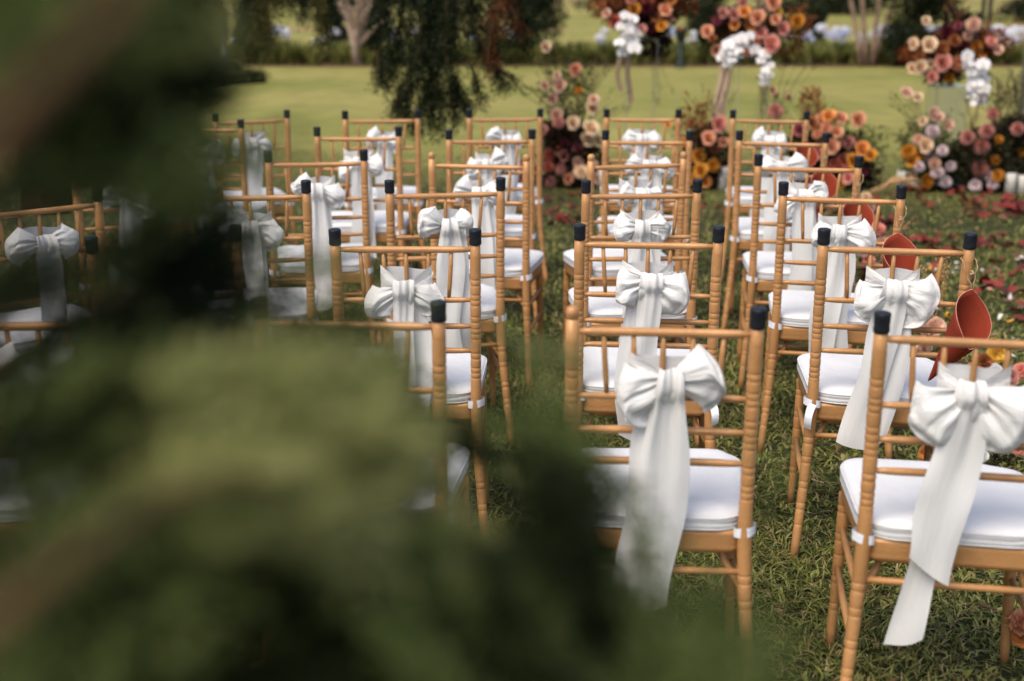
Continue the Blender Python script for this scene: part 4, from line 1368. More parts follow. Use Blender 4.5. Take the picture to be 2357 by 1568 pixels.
# ------------------------------------------------------------------ fallen leaves and petals
def scatter_fallen():
    r = random.Random(21)
    spots = []
    DR = [(r.uniform(2030, 2390), 448 + 340 * r.random() ** 1.5) for _ in range(26)]
    for _ in range(225):       # red leaves over the aisle on the right
        cx_, cy_ = DR[r.randrange(len(DR))]
        px = cx_ + r.gauss(0, 42); py = max(443, cy_ + r.gauss(0, 13) * (cy_ / 500))
        spots.append((px, py, r.choice((PET_R, PET_R, PET_B, PET_R, PET_BR)), r.uniform(1.0, 2.1)))
    for _ in range(34):
        spots.append((r.uniform(1255, 1345), 452 + 75 * r.random(), r.choice((PET_R, PET_B)), r.uniform(.8, 1.5)))
    for _ in range(16):
        spots.append((r.uniform(1590, 1690), 450 + 60 * r.random(), r.choice((PET_R, PET_B)), r.uniform(.8, 1.4)))
    for _ in range(60):
        px = r.uniform(2120, 2400); py = 560 + 300 * r.random()
        spots.append((px, py, r.choice((PET_W, PET_P, PET_W, PET_Y)), r.uniform(.4, .75)))
    seen = {}
    L = {PET_R.name: ('fallen_leaf', 'red fallen leaf lying on the grass of the aisle', 'leaf', 'red leaves fallen on the grass'),
         PET_B.name: ('fallen_leaf', 'dark burgundy fallen leaf lying on the grass', 'leaf', 'burgundy leaves fallen on the grass'),
         PET_BR.name: ('fallen_leaf', 'brown dry leaf lying on the grass of the aisle', 'leaf', 'brown leaves fallen on the grass'),
         PET_W.name: ('fallen_petal', 'white petal lying on the grass of the aisle', 'petal', 'white petals on the grass'),
         PET_P.name: ('fallen_petal', 'pink petal lying on the grass of the aisle', 'petal', 'pink petals on the grass'),
         PET_Y.name: ('fallen_petal', 'yellow petal lying on the grass of the aisle', 'petal', 'yellow petals on the grass')}
    for k, (px, py, m, sc) in enumerate(spots):
        p = onz(px, py)
        nm, lb, ct, gr = L[m.name]
        o = link(nm, petal_mesh(m, k % 5), None, loc=(p.x, p.y, 0.022 + r.uniform(0, .012)), rot=(r.uniform(-.5, .5), r.uniform(-.5, .5), r.uniform(0, 6.28)), scale=sc)
        tag(o, lb, ct, gr)
    extra = [(1880, 1130, PET_P, .75, 'pale pink petal on the grass between the two nearest right chairs'),
             (1485, 1442, PET_W, .8, 'white petal on the grass below the long sash tail'),
             (1537, 1312, PET_W, .5, 'white petal under the nearest row chair with the bare knob'),
             (2255, 1335, PET_BR, .9, 'grey-brown dry leaf behind the nearest sash tail at the right edge'),
             (2268, 1425, PET_BR, .9, 'grey-brown dry leaf low on the grass at the right edge')]
    for px, py, m, sc, lb in extra:
        p = onz(px, py)
        o = link('fallen_petal' if m is not PET_BR else 'fallen_leaf', petal_mesh(m, 2), None, loc=(p.x, p.y, .035), rot=(.4, .3, 1), scale=sc)
        tag(o, lb, 'petal' if m is not PET_BR else 'leaf')


scatter_fallen()

# ------------------------------------------------------------------ background garden
BARK_P = mat('pale_bark', (0.22, 0.145, 0.105), rough=0.9, var=0.3, vscale=6, bump=0.5, bscale=20)
BARK = mat('brown_bark', (0.085, 0.048, 0.020), rough=0.9, var=0.35, vscale=30, bump=0.6, bscale=60)
SHRUB = tone_mat('clipped_shrub_leaves', [(0, (0.007, 0.012, 0.007)), (0.6, (0.018, 0.026, 0.012)), (1, (0.045, 0.05, 0.02))], translucent=0.1)
HEDGE = tone_mat('box_hedge_leaves', [(0, (0.05, 0.055, 0.015)), (0.6, (0.12, 0.12, 0.035)), (1, (0.23, 0.21, 0.07))], translucent=0.2)
AGA = tone_mat('bed_leaves', [(0, (0.035, 0.05, 0.012)), (0.5, (0.14, 0.155, 0.04)), (1, (0.42, 0.40, 0.13))], translucent=0.3)
HEAD_W = mat('flower_head_white', (0.72, 0.72, 0.78), rough=0.7, translucent=0.2)
HEAD_B = mat('flower_head_blue', (0.50, 0.54, 0.74), rough=0.7, translucent=0.2)
IRON = mat('dark_green_iron', (0.02, 0.03, 0.03), rough=0.5)
STONE = mat('weathered_stone', (0.20, 0.20, 0.19), rough=0.9, var=0.3, vscale=15, bump=0.4, bscale=40)

# soil strip
YBED = onz(1200, 152).y
b = MB()
xs = np.linspace(-14, 16, 61)
vs = []
for i, x in enumerate(xs):
    vs.append((x, YBED - 0.35 + 0.12 * noise.noise((x * .7, 0, 0)), 0.012)); vs.append((x, YBED + 2.6, 0.012))
b.add(vs, [(2 * i, 2 * i + 2, 2 * i + 3, 2 * i + 1) for i in range(60)])
SOIL = mat('soil', (0.10, 0.05, 0.03), rough=1.0, var=0.4, vscale=5, bump=0.8, bscale=15)
tag(link('soil_bed', b.mesh('soil_bed', SOIL, False)), kind='structure')


def aga_meshes():
    r = random.Random(3)
    out = []
    for k in range(3):
        b = MB()
        for i in range(150):
            a = r.uniform(0, 6.28); h = r.uniform(.24, .50); sp = r.uniform(.10, .42)
            d = Vector((math.cos(a), math.sin(a), 0)); s_ = Vector((-d.y, d.x, 0)) * .014
            o_ = Vector((r.uniform(-.25, .25), r.uniform(-.2, .2), 0))
            vs = []
            for t_, w in ((0, .8), (.4, 1.2), (.75, 1), (1, .2)):
                c = o_ + d * (sp * t_ ** 1.5) + Vector((0, 0, h * (t_ - .35 * t_ * t_ * (sp / .4))))
                vs += [c - s_ * w, c + s_ * w]
            b.add(vs, grid_faces(4, 2))
        me = b.mesh('strap_leaves', AGA)
        at_ = me.attributes.new('tone', 'FLOAT', 'POINT')
        tv = []
        for i in range(150): tv += [r.random()] * 8
        at_.data.foreach_set('value', tv)
        out.append(me)
    heads = []
    for m in (HEAD_W, HEAD_B):
        b = MB()
        for i in range(70):
            th = math.acos(1 - 1.7 * (i + .5) / 70); ph = i * 2.4
            d = Vector((math.sin(th) * math.cos(ph), math.sin(th) * math.sin(ph), math.cos(th) * .8))
            p = d * .075 * r.uniform(.7, 1.05)
            s_ = d.cross(Vector((0, 0, 1)) if abs(d.z) < .9 else Vector((1, 0, 0))).normalized() * .016
            u_ = s_.cross(d).normalized() * .016
            b.add([p - s_, p - u_, p + s_, p + u_, p + d * .012], [(0, 1, 4), (1, 2, 4), (2, 3, 4), (3, 0, 4)])
        heads.append(b.mesh('flower_head', m, False))
    stalk = tube_mesh('flower_stalk', STEM, [(0, 0, 0), (.01, 0, .25), (0, 0, .46)], .006, 5)
    return out, heads, stalk


AL, AH, AST = aga_meshes()
r = random.Random(8)
x = -9.5
k = 0
while x < 11.5:
    for rowi in range(2):
        t = empty('bed_plant', (x + r.uniform(-.15, .15), YBED + .45 + rowi * .9, 0.01), r.uniform(0, 6))
        nh = r.choice((0, 0, 1, 2, 3)) if x < 6.2 else 5
        tag(t, 'green plant %s, %s of the bed beyond the lawn' % ('without flowers' if nh == 0 else 'with white and blue heads', ('front row', 'back row')[rowi]), 'plant', 'flowering plants, ' + ('front row', 'back row')[rowi] + (' in bloom' if nh else ' without flowers'))
        o = link('strap_leaves', AL[k % 3], t, scale=r.uniform(1.0, 1.3)); k += 1
        for q in range(nh):
            px_, py_ = r.uniform(-.32, .32), r.uniform(-.25, .25)
            s_ = r.uniform(.85, 1.45)
            st = link('flower_stalk', AST, t, loc=(px_, py_, 0), scale=s_)
            link('flower_head', AH[r.choice((0, 0, 0, 1))], st, loc=(0, 0, .48), scale=r.uniform(.75, 1.25))
    x += 0.55


def shrub(px, py_top, py_bot, wpx, Y, label, m=SHRUB, n=5200, leaf=.07, square=False):
    c0 = at(px, py_bot, Y); z0 = 0.0
    top = at(px, py_top, Y).z
    w = wpx * Y / F_PX
    t = empty('clipped_shrub', (c0.x, Y, 0))
    tag(t, label, 'shrub')
    cs = []
    r = random.Random(int(px))
    for i in range(14):
        h = r.uniform(.15, .92)
        wr = w * .5 * (math.sin(PI * min(.97, .18 + .7 * h)) ** .5)
        a = r.uniform(0, 6.28)
        cs.append(((math.cos(a) * wr * .45, math.sin(a) * wr * .45, top * h), (wr * .62, wr * .62, top * .16)))
    leaf_mass('foliage', m, cs, n, leaf, t, int(px), aspect=.6)
    link('trunk', tube_mesh('trunk', BARK, [(0, 0, 0), (0.02, 0, top * .7)], [.06, .03], 8), t)


shrub(578, -60, 142, 80, YBED + .3, 'dark clipped shrub behind the lamp post at the left of the bed')
shrub(765, 15, 110, 85, YBED + 4, 'small dark round shrub behind the pale fan-shaped bare tree')
shrub(870, -30, 145, 60, YBED + .5, 'dark narrow shrub just right of the pale bare tree')
shrub(1205, -120, 145, 190, YBED + .4, 'wide dark shrub behind the lone cream rose', n=9000)
shrub(1635, -80, 150, 110, YBED + .6, 'dark shrub behind the middle raised arrangement')
shrub(1870, 5, 130, 65, YBED + 2.0, 'small dark shrub left of the bare forked tree')
shrub(2112, -60, 168, 165, YBED - .5, 'large dark round shrub behind the right raised arrangement', n=10000)
shrub(1010, -70, 138, 110, YBED + 1.0, 'dark shrub behind the drooping conifer branches', n=5000)
shrub(2400, -60, 60, 260, YBED + 24, 'far dark shrub mass at the upper right edge', n=7000, leaf=.16)
shrub(1480, -50, 60, 330, YBED + 30, 'far dark shrub mass behind the left raised arrangement', n=7000, leaf=.16)
shrub(1900, -60, 30, 330, YBED + 34, 'far dark shrub mass behind the bare forked tree', n=7000, leaf=.18)
shrub(820, -60, 14, 500, YBED + 48, 'far dark shrub mass behind the pale bare tree', n=7000, leaf=.22)

# low box hedges left
def hedge(pa, pb, hgt, dep, label):
    a, b_ = onz(*pa), onz(*pb)
    c = (a + b_) / 2
    t = empty('box_hedge', (c.x, c.y, 0), math.atan2(b_.y - a.y, b_.x - a.x))
    tag(t, label, 'hedge')
    L_ = (b_ - a).length
    r_ = np.random.default_rng(4)
    cs = [((u * L_ - L_ / 2, dep / 2, hgt * .5), (L_ / 16, dep * .5, hgt * .52)) for u in np.linspace(.03, .97, 16)]
    leaf_mass('foliage', HEDGE, cs, 5200, .05, t, 5, aspect=.6)
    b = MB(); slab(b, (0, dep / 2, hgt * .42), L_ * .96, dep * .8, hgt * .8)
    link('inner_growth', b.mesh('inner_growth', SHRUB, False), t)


hedge((330, 212), (622, 192), .22, .5, 'long low clipped box hedge on the lawn at the left')
hedge((380, 176), (560, 164), .16, .5, 'short low hedge in front of the lamp post')

# lamp post / statue on the left, lanterns, poles
t = empty('garden_statue', (at(515, 160, YBED - 1.2).x, YBED - 1.2, 0)); tag(t, 'slim weathered grey garden figure post beside the left shrub', 'statue')
pr = [(0, .16), (.06, .16), (.08, .10), (.2, .07), (.28, .10), (.34, .055), (.5, .05), (.62, .085), (.74, .09), (.86, .05), (.92, .055), (1.0, .06), (1.06, .03), (1.08, .002)]
link('figure', tube_mesh('figure', STONE, [(0, 0, a) for a, _ in pr], [q for _, q in pr], 12), t)
b = MB(); slab(b, (0, 0, .02), .5, .5, .06); link('plinth', b.mesh('plinth', STONE, False), t)

t = empty('garden_lantern', (at(1565, 150, YBED - .6).x, YBED - .6, 0)); tag(t, 'short dark garden lantern on the lawn edge right of the left raised arrangement', 'lantern')
link('lantern_post', tube_mesh('lantern_post', IRON, [(0, 0, 0), (0, 0, .05), (0, 0, .06), (0, 0, .5)], [.12, .11, .045, .04], 12), t)
link('lantern_head', tube_mesh('lantern_head', IRON, [(0, 0, .5), (0, 0, .52), (0, 0, .7), (0, 0, .72), (0, 0, .8)], [.05, .09, .11, .14, .02], 8), t)

t = empty('garden_pole', (at(2258, 150, YBED - 3).x, YBED - 3, 0)); tag(t, 'pair of dark green iron poles behind the right raised arrangement', 'pole')
for dx in (-.06, .06):
    link('pole', tube_mesh('pole', IRON, [(dx, 0, 0), (dx, 0, 3.2)], .035, 10), t)
b = MB(); slab(b, (0, 0, .04), .3, .25, .08); link('pole_base', b.mesh('pole_base', IRON, False), t)
t = empty('garden_pole', (at(2356, 200, 13).x, 13, 0)); tag(t, 'pale grey pole at the upper right edge', 'pole')
link('pole', tube_mesh('pole', STONE, [(0, 0, 0), (0, 0, 3.2)], .035, 10), t)


def bare_tree(px, Y, label, stems, m=BARK_P, fan=0):
    base = at(px, 160, Y)
    t = empty('bare_tree', (base.x, Y, 0)); tag(t, label, 'tree')
    r = random.Random(int(px))
    for (x0, x1, h, rad, bend) in stems:
        pth = [(x0 + (x1 - x0) * (u ** 1.5) + bend * math.sin(u * 3), .1 * math.sin(u * 4 + x1), h * u) for u in [i / 8 for i in range(9)]]
        o = link('trunk', tube_mesh('trunk', m, pth, [rad * (1 - .55 * i / 8) for i in range(9)], 8), t)
        bb = MB()
        for q in range(5 + fan):
            i = r.randint(3, 8); p = Vector(pth[i])
            e = p + Vector((r.uniform(-.9, .9), r.uniform(-.6, .6), r.uniform(.5, 1.4)))
            c = (p + e) / 2 + Vector((r.uniform(-.1, .1), 0, .1))
            bb.add(*ring_tube([p, c, e], [rad * .4, rad * .25, rad * .08], 5, False))
        link('branches', bb.mesh('branches', m), t)['kind'] = 'stuff'
    return t


bare_tree(1995, YBED - .2, 'bare forked tree with slim brown trunks between the shrubs on the right',
          [(-.16, -1.15, 3.4, .050, -.03), (-.04, -.42, 3.5, .055, -.05), (.10, .25, 3.4, .052, .04), (.17, 1.35, 3.2, .045, -.02)])
bare_tree(823, YBED + .2, 'pale bare tree fanning out from one short trunk', [(0, 0, .7, .11, 0), (0, -1.2, 3.2, .06, 0), (0, -.6, 3.3, .06, 0), (0, 0.05, 3.4, .06, 0), (0, .6, 3.3, .06, 0), (0, 1.1, 3.1, .06, 0), (-.02, -.9, 3.0, .05, .1), (.02, .3, 3.0, .05, -.1)],
          mat('pinkish_pale_bark', (0.34, 0.25, 0.19), rough=.9, var=.2), fan=14)
bare_tree(1745, YBED + 6, 'distant pale bare tree above the middle raised arrangement', [(0, .5, 3.4, .09, 0), (0, -.4, 3.4, .07, 0), (0.1, 1.5, 3.2, .06, 0)], fan=6)

# ------------------------------------------------------------------ conifers
def needle_cloud(name, m, parent, items, seed, leafL, leafW, orient):
    """items: centre, radius (3), number of sprays, direction. Each spray is a twig with leaflets on both sides."""
    r = np.random.default_rng(seed)
    Cs, Ds, Ls = [], [], []
    for c, rad, n, d in items:
        u = r.normal(size=(n, 3)); u /= np.linalg.norm(u, axis=1)[:, None]
        p = np.array(c) + u * np.array(rad) * (r.uniform(0, 1, n) ** (1 / 2.4))[:, None]
        dd = np.array(d)[None] + r.normal(size=(n, 3)) * orient
        dd /= np.linalg.norm(dd, axis=1)[:, None]
        Cs.append(p); Ds.append(dd); Ls.append(np.full(n, leafL) * r.uniform(.7, 1.4, n))
    P = np.concatenate(Cs); D = np.concatenate(Ds); L_ = np.concatenate(Ls)
    n = len(P)
    sd_ = np.cross(D, r.normal(size=(n, 3))); sd_ /= np.linalg.norm(sd_, axis=1)[:, None]
    K = 7
    V = np.zeros((n, K, 4, 3))
    tone = np.zeros((n, K, 4))
    tb = r.uniform(0, 1, n)
    for k in range(K):
        s_ = (k % 2) * 2 - 1
        o = P + D * (L_ * 3.2 * k / K)[:, None]
        ax = D * .75 + sd_ * s_ * .65 + r.normal(size=(n, 3)) * .12
        ax /= np.linalg.norm(ax, axis=1)[:, None]
        wv = np.cross(ax, r.normal(size=(n, 3))); wv /= np.linalg.norm(wv, axis=1)[:, None]
        wv *= leafW / 2
        V[:, k, 0] = o; V[:, k, 1] = o + ax * (L_ * .5)[:, None] + wv
        V[:, k, 2] = o + ax * L_[:, None]; V[:, k, 3] = o + ax * (L_ * .5)[:, None] - wv
        tone[:, k, :] = (tb * .7 + .3 * k / K)[:, None]
    N_ = n * K
    me = bpy.data.meshes.new(name)
    me.vertices.add(N_ * 4); me.vertices.foreach_set('co', V.reshape(-1))
    q = (np.arange(N_ * 4)).astype(np.int32)
    me.loops.add(N_ * 4); me.loops.foreach_set('vertex_index', q)
    me.polygons.add(N_); me.polygons.foreach_set('loop_start', (np.arange(N_) * 4).astype(np.int32))
    a = me.attributes.new('tone', 'FLOAT', 'POINT'); a.data.foreach_set('value', tone.reshape(-1).astype(np.float32))
    me.materials.append(m); me.update(calc_edges=True)
    o = link(name, me, parent); o['kind'] = 'stuff'
    return o


CON_D = tone_mat('conifer_old_growth', [(0, (0.006, 0.009, 0.004)), (0.6, (0.016, 0.024, 0.009)), (1, (0.045, 0.05, 0.016))], translucent=.1)
CON_R = tone_mat('conifer_browned', [(0, (0.04, 0.018, 0.008)), (1, (0.14, 0.05, 0.02))], translucent=.1)
CON_O = tone_mat('conifer_olive', [(0, (0.04, 0.045, 0.012)), (1, (0.13, 0.11, 0.035))], translucent=.15)

# weeping conifer: trunk on the left, its limbs reach over the far chairs and hang into view
WY = 8.8
tb_ = at(110, 450, WY)
wt = empty('weeping_conifer', (tb_.x, WY, 0)); tag(wt, 'weeping conifer whose dark branches hang over the lawn behind the chairs', 'tree')
link('trunk', tube_mesh('trunk', BARK, [(0, 0, 0), (.05, .1, 1.2), (.15, .1, 2.6), (.2, 0, 4.2)], [.20, .17, .14, .08], 12), wt)
B0 = Vector((tb_.x, WY, 0))
def limb(pts, rad):
    return link('limb', tube_mesh('limb', BARK, [Vector(p) - B0 for p in pts], [rad * (1 - .7 * i / (len(pts) - 1)) for i in range(len(pts))], 8), wt)
L1 = at(980, -260, WY); L2 = at(1180, -180, WY); L3 = at(600, -280, WY)
limb([B0 + Vector((.15, .1, 2.6)), B0 + Vector((1.2, 0, 2.75)), L3, L1, L2], .09)
limb([B0 + Vector((.18, .1, 3.2)), B0 + Vector((1.0, .8, 3.1)), at(760, -260, WY + 1.2), at(900, -250, WY + 1.2)], .07)


def hang(chain, n, rad, m, Y, seed, leaf=.035, wdt=.009, name='foliage'):
    """foliage hanging along a polyline of pixels"""
    items = []
    pts = [at(x, y, Y) - B0 for x, y in chain]
    for a, b_ in zip(pts[:-1], pts[1:]):
        steps = max(2, int((b_ - a).length / (rad * .7)))
        for i in range(steps):
            p = a.lerp(b_, i / steps)
            items.append(((p.x, p.y, p.z), (rad, rad, rad * 1.1), max(4, n // steps), (0.15, 0, -1)))
    needle_cloud(name, m, wt, items, seed, leaf, wdt, .45)
    link('twig', tube_mesh('twig', BARK, pts, [.012] * (len(pts) - 1) + [.003], 5, False), wt)


for i, (ch, n, rad, m, dy) in enumerate([
    ([(960, -60), (975, 40), (960, 130), (930, 200)], 190, .12, CON_D, 0), ([(1000, -60), (1010, 60), (1000, 150), (985, 210)], 200, .12, CON_D, .1),
    ([(930, 190), (915, 225), (905, 262)], 60, .045, CON_D, 0), ([(985, 200), (965, 250), (950, 305)], 90, .05, CON_D, 0), ([(1000, 180), (1015, 230), (1010, 280)], 70, .05, CON_D, 0),
    ([(890, 170), (895, 205)], 30, .04, CON_D, 0), ([(1040, 170), (1055, 210), (1078, 245)], 90, .045, CON_D, 0), ([(1035, 190), (1040, 240), (1050, 275)], 50, .04, CON_D, 0),
    ([(975, 180), (990, 230), (1000, 300)], 50, .035, CON_D, 0), ([(950, 170), (935, 230), (930, 275)], 50, .035, CON_D, 0),
    ([(1085, 150), (1100, 200), (1112, 232)], 30, .03, CON_D, 0), ([(870, 120), (872, 160), (862, 185)], 24, .03, CON_D, 0), ([(1090, 60), (1110, 110), (1150, 160), (1190, 185)], 50, .04, CON_D, 0), ([(1030, -60), (1030, 60), (1030, 160)], 150, .10, CON_D, -.1), ([(940, -40), (920, 60), (895, 130), (880, 175)], 170, .08, CON_D, .2),
    ([(1080, -60), (1090, 20), (1085, 70)], 200, .14, CON_D, .1), ([(1150, -60), (1130, 60), (1130, 120)], 120, .08, CON_D, 0), ([(1130, 100), (1140, 150), (1160, 200)], 40, .04, CON_D, 0),
    ([(1180, -60), (1150, 0), (1130, 70), (1120, 165)], 60, .04, CON_R, -.1), ([(1170, 10), (1185, 70)], 60, .07, CON_R, 0),
    ([(1180, -40), (1200, 40), (1210, 100)], 160, .13, CON_D, .2), ([(870, -40), (880, 20), (870, 70)], 100, .09, CON_D, .2),
    ([(730, -60), (740, 20), (742, 105)], 130, .07, CON_O, .8), ([(700, -60), (690, 0), (700, 30)], 70, .09, CON_D, .8), ([(590, -60), (600, 30), (585, 80), (555, 115)], 120, .07, CON_O, .8),
    ([(560, -60), (555, 20)], 80, .09, CON_D, .8), ([(470, -60), (480, 20), (500, 60)], 110, .10, CON_O, .4), ([(800, -60), (790, 0)], 70, .10, CON_D, .8),
    ([(660, -60), (640, -20), (650, 20)], 80, .09, CON_O, .8), ([(620, -50), (612, 40), (618, 90)], 70, .05, CON_O, .8), ([(770, -50), (760, 10), (762, 60)], 60, .05, CON_D, .8),
]):
    hang(ch, int(n * .85), rad, m, WY + dy, 100 + i)

# foreground juniper: stands just left of the viewpoint, its sprays cross the view
JUN_L = tone_mat('juniper_painted_lit', [(0, (0.16, 0.185, 0.055)), (0.5, (0.28, 0.29, 0.10)), (1, (0.40, 0.38, 0.17))], translucent=.3)  # lighter tip growth, with the light on the clumps painted in
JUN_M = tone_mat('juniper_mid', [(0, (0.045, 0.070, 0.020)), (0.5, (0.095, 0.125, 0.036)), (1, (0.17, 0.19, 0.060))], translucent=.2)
JUN_D = tone_mat('juniper_painted_shade', [(0, (0.005, 0.009, 0.003)), (1, (0.022, 0.030, 0.009))], translucent=.1)  # same juniper, shade of the dark clumps put into the leaf colour
JX, JY = -1.15, 0.15
jt = empty('juniper_tree', (JX, JY, 0)); tag(jt, 'out-of-focus juniper tree whose green sprays and brown branches fill the left foreground', 'tree')
J0 = Vector((JX, JY, 0))
link('trunk', tube_mesh('trunk', BARK, [(0, 0, 0), (.03, .02, .5), (.0, .05, 1.1), (.05, .04, 1.8), (.02, 0, 2.8)], [.10, .085, .07, .055, .03], 12), jt)


def jbranch(pts, r0, r1):
    n = len(pts)
    link('branch', tube_mesh('branch', BARK, [Vector(p) - J0 for p in pts], [r0 + (r1 - r0) * i / (n - 1) for i in range(n)], 8, False), jt)


# the branches seen in the picture (pixel, distance) and where they leave the trunk
jbranch([J0 + Vector((0, .02, .95)), at(-300, 1700, .30), at(0, 1420, .32), at(150, 1300, .34), at(330, 1170, .37), at(500, 1105, .42), at(800, 1120, .55)], .0064, .0015)
jbranch([J0 + Vector((.02, .02, 1.55)), at(-350, 600, .28), at(-100, 400, .29), at(40, 250, .30), at(150, 150, .31), at(260, 20, .32), at(400, -200, .34)], .0052, .0036)
jbranch([J0 + Vector((.02, .02, 1.0)), at(200, 1900, .5), at(560, 1568, .62), at(900, 1350, .8), at(1250, 1250, .95)], .014, .003)
jbranch([J0 + Vector((.02, .02, 1.3)), at(-100, 900, .6), at(220, 720, .72), at(470, 650, .85), at(700, 740, 1.0)], .010, .003)
jbranch([J0 + Vector((.02, .02, 2.0)), at(-200, 100, .7), at(200, 60, .8), at(480, 90, .95)], .010, .003)


OPEN = [(1050, 870, 130, 80, .10), (1000, 1120, 140, 80, .30), (690, 700, 110, 60, .40), (900, 740, 110, 60, .38), (1500, 1150, 110, 200, .6), (100, 520, 110, 70, .3),
        (780, 800, 60, 60, .5), (1140, 960, 50, 60, .4), (600, 600, 60, 50, .5), (1180, 1150, 40, 50, .4)]


def jclumps(name, m, rows, seed, leafL=.010, leafW=.0030, dens=1.0, far=1.0):
    """each clump is a handful of feathery plumes that arch away from the branch"""
    r = random.Random(seed)
    items = []
    for (px, py, Y, rpx, n) in rows:
        K = 4 if rpx < 60 else 6
        for _ in range(K):
            ang = math.radians(38 - 95 * min(1.2, max(0, (px + 100) / 1500)) + r.uniform(-28, 28))
            dx, dy = math.cos(ang), -math.sin(ang)
            ox, oy = r.gauss(0, .48) * rpx, r.gauss(0, .48) * rpx
            Yk = Y * far * r.uniform(.88, 1.15)
            ln = rpx * r.uniform(.8, 1.5)
            for j in range(4):
                u = (j - 1.5) / 1.5
                c = at(px + ox + dx * ln * u, py + oy + dy * ln * u + 0.12 * ln * u * u, Yk) - J0
                rr_ = rpx * Yk / F_PX * (.30 - .12 * u)
                qx, qy = px + ox + dx * ln * u, py + oy + dy * ln * u
                keep = 1.0
                for wx, wy, wa, wb, wk in OPEN:
                    e_ = ((qx - wx) / wa) ** 2 + ((qy - wy) / wb) ** 2
                    if e_ < 1: keep = min(keep, wk)
                    elif e_ < 1.8: keep = min(keep, wk + (1 - wk) * (e_ - 1) / .8)
                if r.random() > keep: continue
                d = (dx, .15, -dy)
                items.append(((c.x, c.y, c.z), (rr_, rr_ * 1.5, rr_), max(1, int(dens * n / K / 4 * r.uniform(.6, 1.4))), d))
    needle_cloud(name, m, jt, items, seed, leafL, leafW, .32)


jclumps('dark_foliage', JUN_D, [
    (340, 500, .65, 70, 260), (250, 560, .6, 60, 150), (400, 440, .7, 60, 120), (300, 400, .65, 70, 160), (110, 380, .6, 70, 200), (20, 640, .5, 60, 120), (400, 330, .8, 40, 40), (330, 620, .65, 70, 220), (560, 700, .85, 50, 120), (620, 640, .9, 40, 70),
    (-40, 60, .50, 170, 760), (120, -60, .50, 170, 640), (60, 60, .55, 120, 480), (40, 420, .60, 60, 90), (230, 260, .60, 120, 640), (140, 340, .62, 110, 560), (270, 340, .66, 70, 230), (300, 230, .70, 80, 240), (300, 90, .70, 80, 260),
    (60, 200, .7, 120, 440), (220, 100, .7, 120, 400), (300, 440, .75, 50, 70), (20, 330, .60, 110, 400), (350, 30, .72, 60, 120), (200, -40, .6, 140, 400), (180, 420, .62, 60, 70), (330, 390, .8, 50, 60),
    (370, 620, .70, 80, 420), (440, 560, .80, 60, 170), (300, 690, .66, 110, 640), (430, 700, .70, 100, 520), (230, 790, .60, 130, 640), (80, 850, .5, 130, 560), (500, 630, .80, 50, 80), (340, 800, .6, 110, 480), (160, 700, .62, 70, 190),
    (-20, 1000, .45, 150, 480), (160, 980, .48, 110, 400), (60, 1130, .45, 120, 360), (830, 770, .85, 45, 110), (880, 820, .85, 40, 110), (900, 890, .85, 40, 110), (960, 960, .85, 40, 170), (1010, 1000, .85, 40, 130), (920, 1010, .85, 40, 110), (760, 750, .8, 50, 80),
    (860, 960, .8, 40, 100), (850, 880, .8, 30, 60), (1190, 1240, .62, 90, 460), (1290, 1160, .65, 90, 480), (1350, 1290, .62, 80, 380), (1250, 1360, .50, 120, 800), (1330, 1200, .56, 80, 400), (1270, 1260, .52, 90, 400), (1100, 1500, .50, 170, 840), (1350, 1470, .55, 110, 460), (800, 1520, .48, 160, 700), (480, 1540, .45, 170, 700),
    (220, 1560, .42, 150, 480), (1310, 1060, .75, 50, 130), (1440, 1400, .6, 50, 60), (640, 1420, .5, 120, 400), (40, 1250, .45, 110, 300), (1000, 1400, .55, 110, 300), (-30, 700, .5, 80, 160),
    (930, 1110, .85, 22, 40), (870, 1160, .85, 24, 40), (1000, 1090, .85, 20, 26), (960, 1180, .85, 22, 36), (1060, 1180, .85, 22, 30), (1100, 1130, .85, 20, 30), (1150, 1060, .8, 50, 90)], 31, .0064, .0022, .62, 1.15)
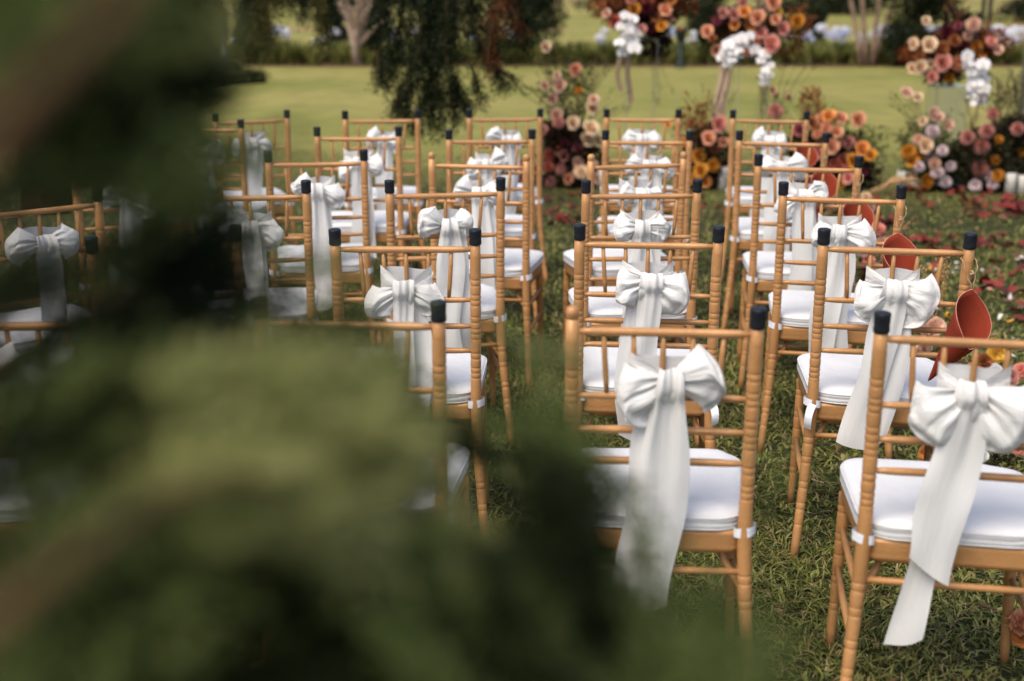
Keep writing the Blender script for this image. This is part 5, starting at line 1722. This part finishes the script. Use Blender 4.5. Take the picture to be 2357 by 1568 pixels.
jclumps('mid_foliage', JUN_M, [
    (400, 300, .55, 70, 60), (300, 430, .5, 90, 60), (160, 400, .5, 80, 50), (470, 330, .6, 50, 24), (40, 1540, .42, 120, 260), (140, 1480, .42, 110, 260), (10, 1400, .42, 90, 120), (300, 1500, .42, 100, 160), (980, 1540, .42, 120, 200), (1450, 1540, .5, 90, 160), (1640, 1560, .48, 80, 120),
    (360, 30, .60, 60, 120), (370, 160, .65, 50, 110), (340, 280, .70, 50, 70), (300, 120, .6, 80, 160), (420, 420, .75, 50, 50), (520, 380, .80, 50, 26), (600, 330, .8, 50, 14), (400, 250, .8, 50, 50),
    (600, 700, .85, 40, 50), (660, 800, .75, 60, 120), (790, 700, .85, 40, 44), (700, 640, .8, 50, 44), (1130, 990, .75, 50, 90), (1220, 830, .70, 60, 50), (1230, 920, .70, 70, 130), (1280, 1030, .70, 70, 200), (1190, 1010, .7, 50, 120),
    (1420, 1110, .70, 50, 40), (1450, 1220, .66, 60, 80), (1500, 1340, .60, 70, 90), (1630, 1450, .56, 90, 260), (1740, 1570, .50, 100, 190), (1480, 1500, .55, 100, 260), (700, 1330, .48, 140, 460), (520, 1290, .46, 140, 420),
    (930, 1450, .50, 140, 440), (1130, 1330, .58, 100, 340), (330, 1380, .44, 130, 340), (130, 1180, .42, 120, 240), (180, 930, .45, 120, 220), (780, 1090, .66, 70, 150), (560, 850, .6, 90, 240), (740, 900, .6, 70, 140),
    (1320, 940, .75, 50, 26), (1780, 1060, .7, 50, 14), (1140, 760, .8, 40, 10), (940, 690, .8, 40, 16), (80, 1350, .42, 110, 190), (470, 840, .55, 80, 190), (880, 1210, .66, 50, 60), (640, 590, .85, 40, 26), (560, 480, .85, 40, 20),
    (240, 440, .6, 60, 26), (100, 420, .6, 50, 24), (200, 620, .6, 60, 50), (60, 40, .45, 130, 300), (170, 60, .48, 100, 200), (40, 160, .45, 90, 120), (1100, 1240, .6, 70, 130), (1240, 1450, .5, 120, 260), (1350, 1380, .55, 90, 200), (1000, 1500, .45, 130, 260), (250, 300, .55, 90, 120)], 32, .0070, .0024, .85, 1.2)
jclumps('painted_lit_tips', JUN_L, [
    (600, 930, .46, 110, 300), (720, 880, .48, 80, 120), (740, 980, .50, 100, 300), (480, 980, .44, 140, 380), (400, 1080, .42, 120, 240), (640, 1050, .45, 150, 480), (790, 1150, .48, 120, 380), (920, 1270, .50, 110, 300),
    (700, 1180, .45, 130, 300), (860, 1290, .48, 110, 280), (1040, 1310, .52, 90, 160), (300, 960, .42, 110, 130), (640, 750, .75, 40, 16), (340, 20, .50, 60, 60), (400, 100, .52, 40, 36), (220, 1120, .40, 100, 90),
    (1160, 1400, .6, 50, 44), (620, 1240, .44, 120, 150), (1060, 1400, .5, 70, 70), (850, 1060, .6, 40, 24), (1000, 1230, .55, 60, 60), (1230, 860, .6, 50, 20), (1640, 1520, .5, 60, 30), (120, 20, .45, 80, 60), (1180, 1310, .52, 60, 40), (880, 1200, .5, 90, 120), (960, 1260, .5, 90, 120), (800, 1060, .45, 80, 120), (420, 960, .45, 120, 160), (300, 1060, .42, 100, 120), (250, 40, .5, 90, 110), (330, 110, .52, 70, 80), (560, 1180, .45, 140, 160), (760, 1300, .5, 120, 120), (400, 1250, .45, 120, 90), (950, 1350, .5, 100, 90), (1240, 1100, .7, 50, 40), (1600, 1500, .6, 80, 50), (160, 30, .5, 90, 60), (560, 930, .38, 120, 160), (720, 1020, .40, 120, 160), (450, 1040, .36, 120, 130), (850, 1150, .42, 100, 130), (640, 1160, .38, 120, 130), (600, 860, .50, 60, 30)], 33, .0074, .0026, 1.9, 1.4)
# thin outer sprays, farther from the lens and so a little clearer
jclumps('outer_sprays', JUN_M, [(620, 640, 1.2, 60, 60), (560, 560, 1.2, 60, 50), (700, 720, 1.2, 60, 70), (800, 800, 1.2, 60, 70), (900, 820, 1.2, 50, 50), (980, 900, 1.2, 50, 60), (1040, 1000, 1.2, 60, 80),
    (880, 960, 1.2, 60, 70), (950, 1060, 1.2, 60, 60), (1060, 1120, 1.2, 50, 50), (1180, 1080, 1.2, 60, 90), (1230, 980, 1.2, 50, 60), (1300, 1060, 1.2, 50, 60), (760, 660, 1.2, 40, 30), (480, 480, 1.2, 60, 40), (430, 380, 1.2, 60, 40),
    (640, 770, 1.1, 70, 90), (740, 820, 1.1, 60, 80), (1420, 1180, 1.0, 50, 50), (1500, 1280, 1.0, 50, 50), (1000, 1180, 1.1, 60, 80), (860, 1120, 1.1, 60, 80), (330, 560, 1.0, 60, 60), (420, 300, 1.1, 50, 30), (1140, 900, 1.2, 40, 24)], 35, .0085, .0026)
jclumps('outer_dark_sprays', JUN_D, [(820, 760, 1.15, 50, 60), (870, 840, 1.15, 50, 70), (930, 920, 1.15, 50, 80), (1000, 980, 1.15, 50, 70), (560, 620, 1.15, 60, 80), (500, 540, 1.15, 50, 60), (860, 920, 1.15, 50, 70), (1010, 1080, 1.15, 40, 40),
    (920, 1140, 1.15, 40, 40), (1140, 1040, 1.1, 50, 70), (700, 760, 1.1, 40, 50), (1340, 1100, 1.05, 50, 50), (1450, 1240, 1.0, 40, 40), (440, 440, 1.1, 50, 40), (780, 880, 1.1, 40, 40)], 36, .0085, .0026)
# unseen rest of the tree, added left of and above the viewpoint for shade
leaf_mass('shade_crown', JUN_M, [((-.1, -.1, 1.2), (.30, .25, .5)), ((-.2, -.1, 2.2), (.5, .45, .5)), ((-.1, 0, .7), (.30, .25, .4))], 5000, .035, jt, 44)
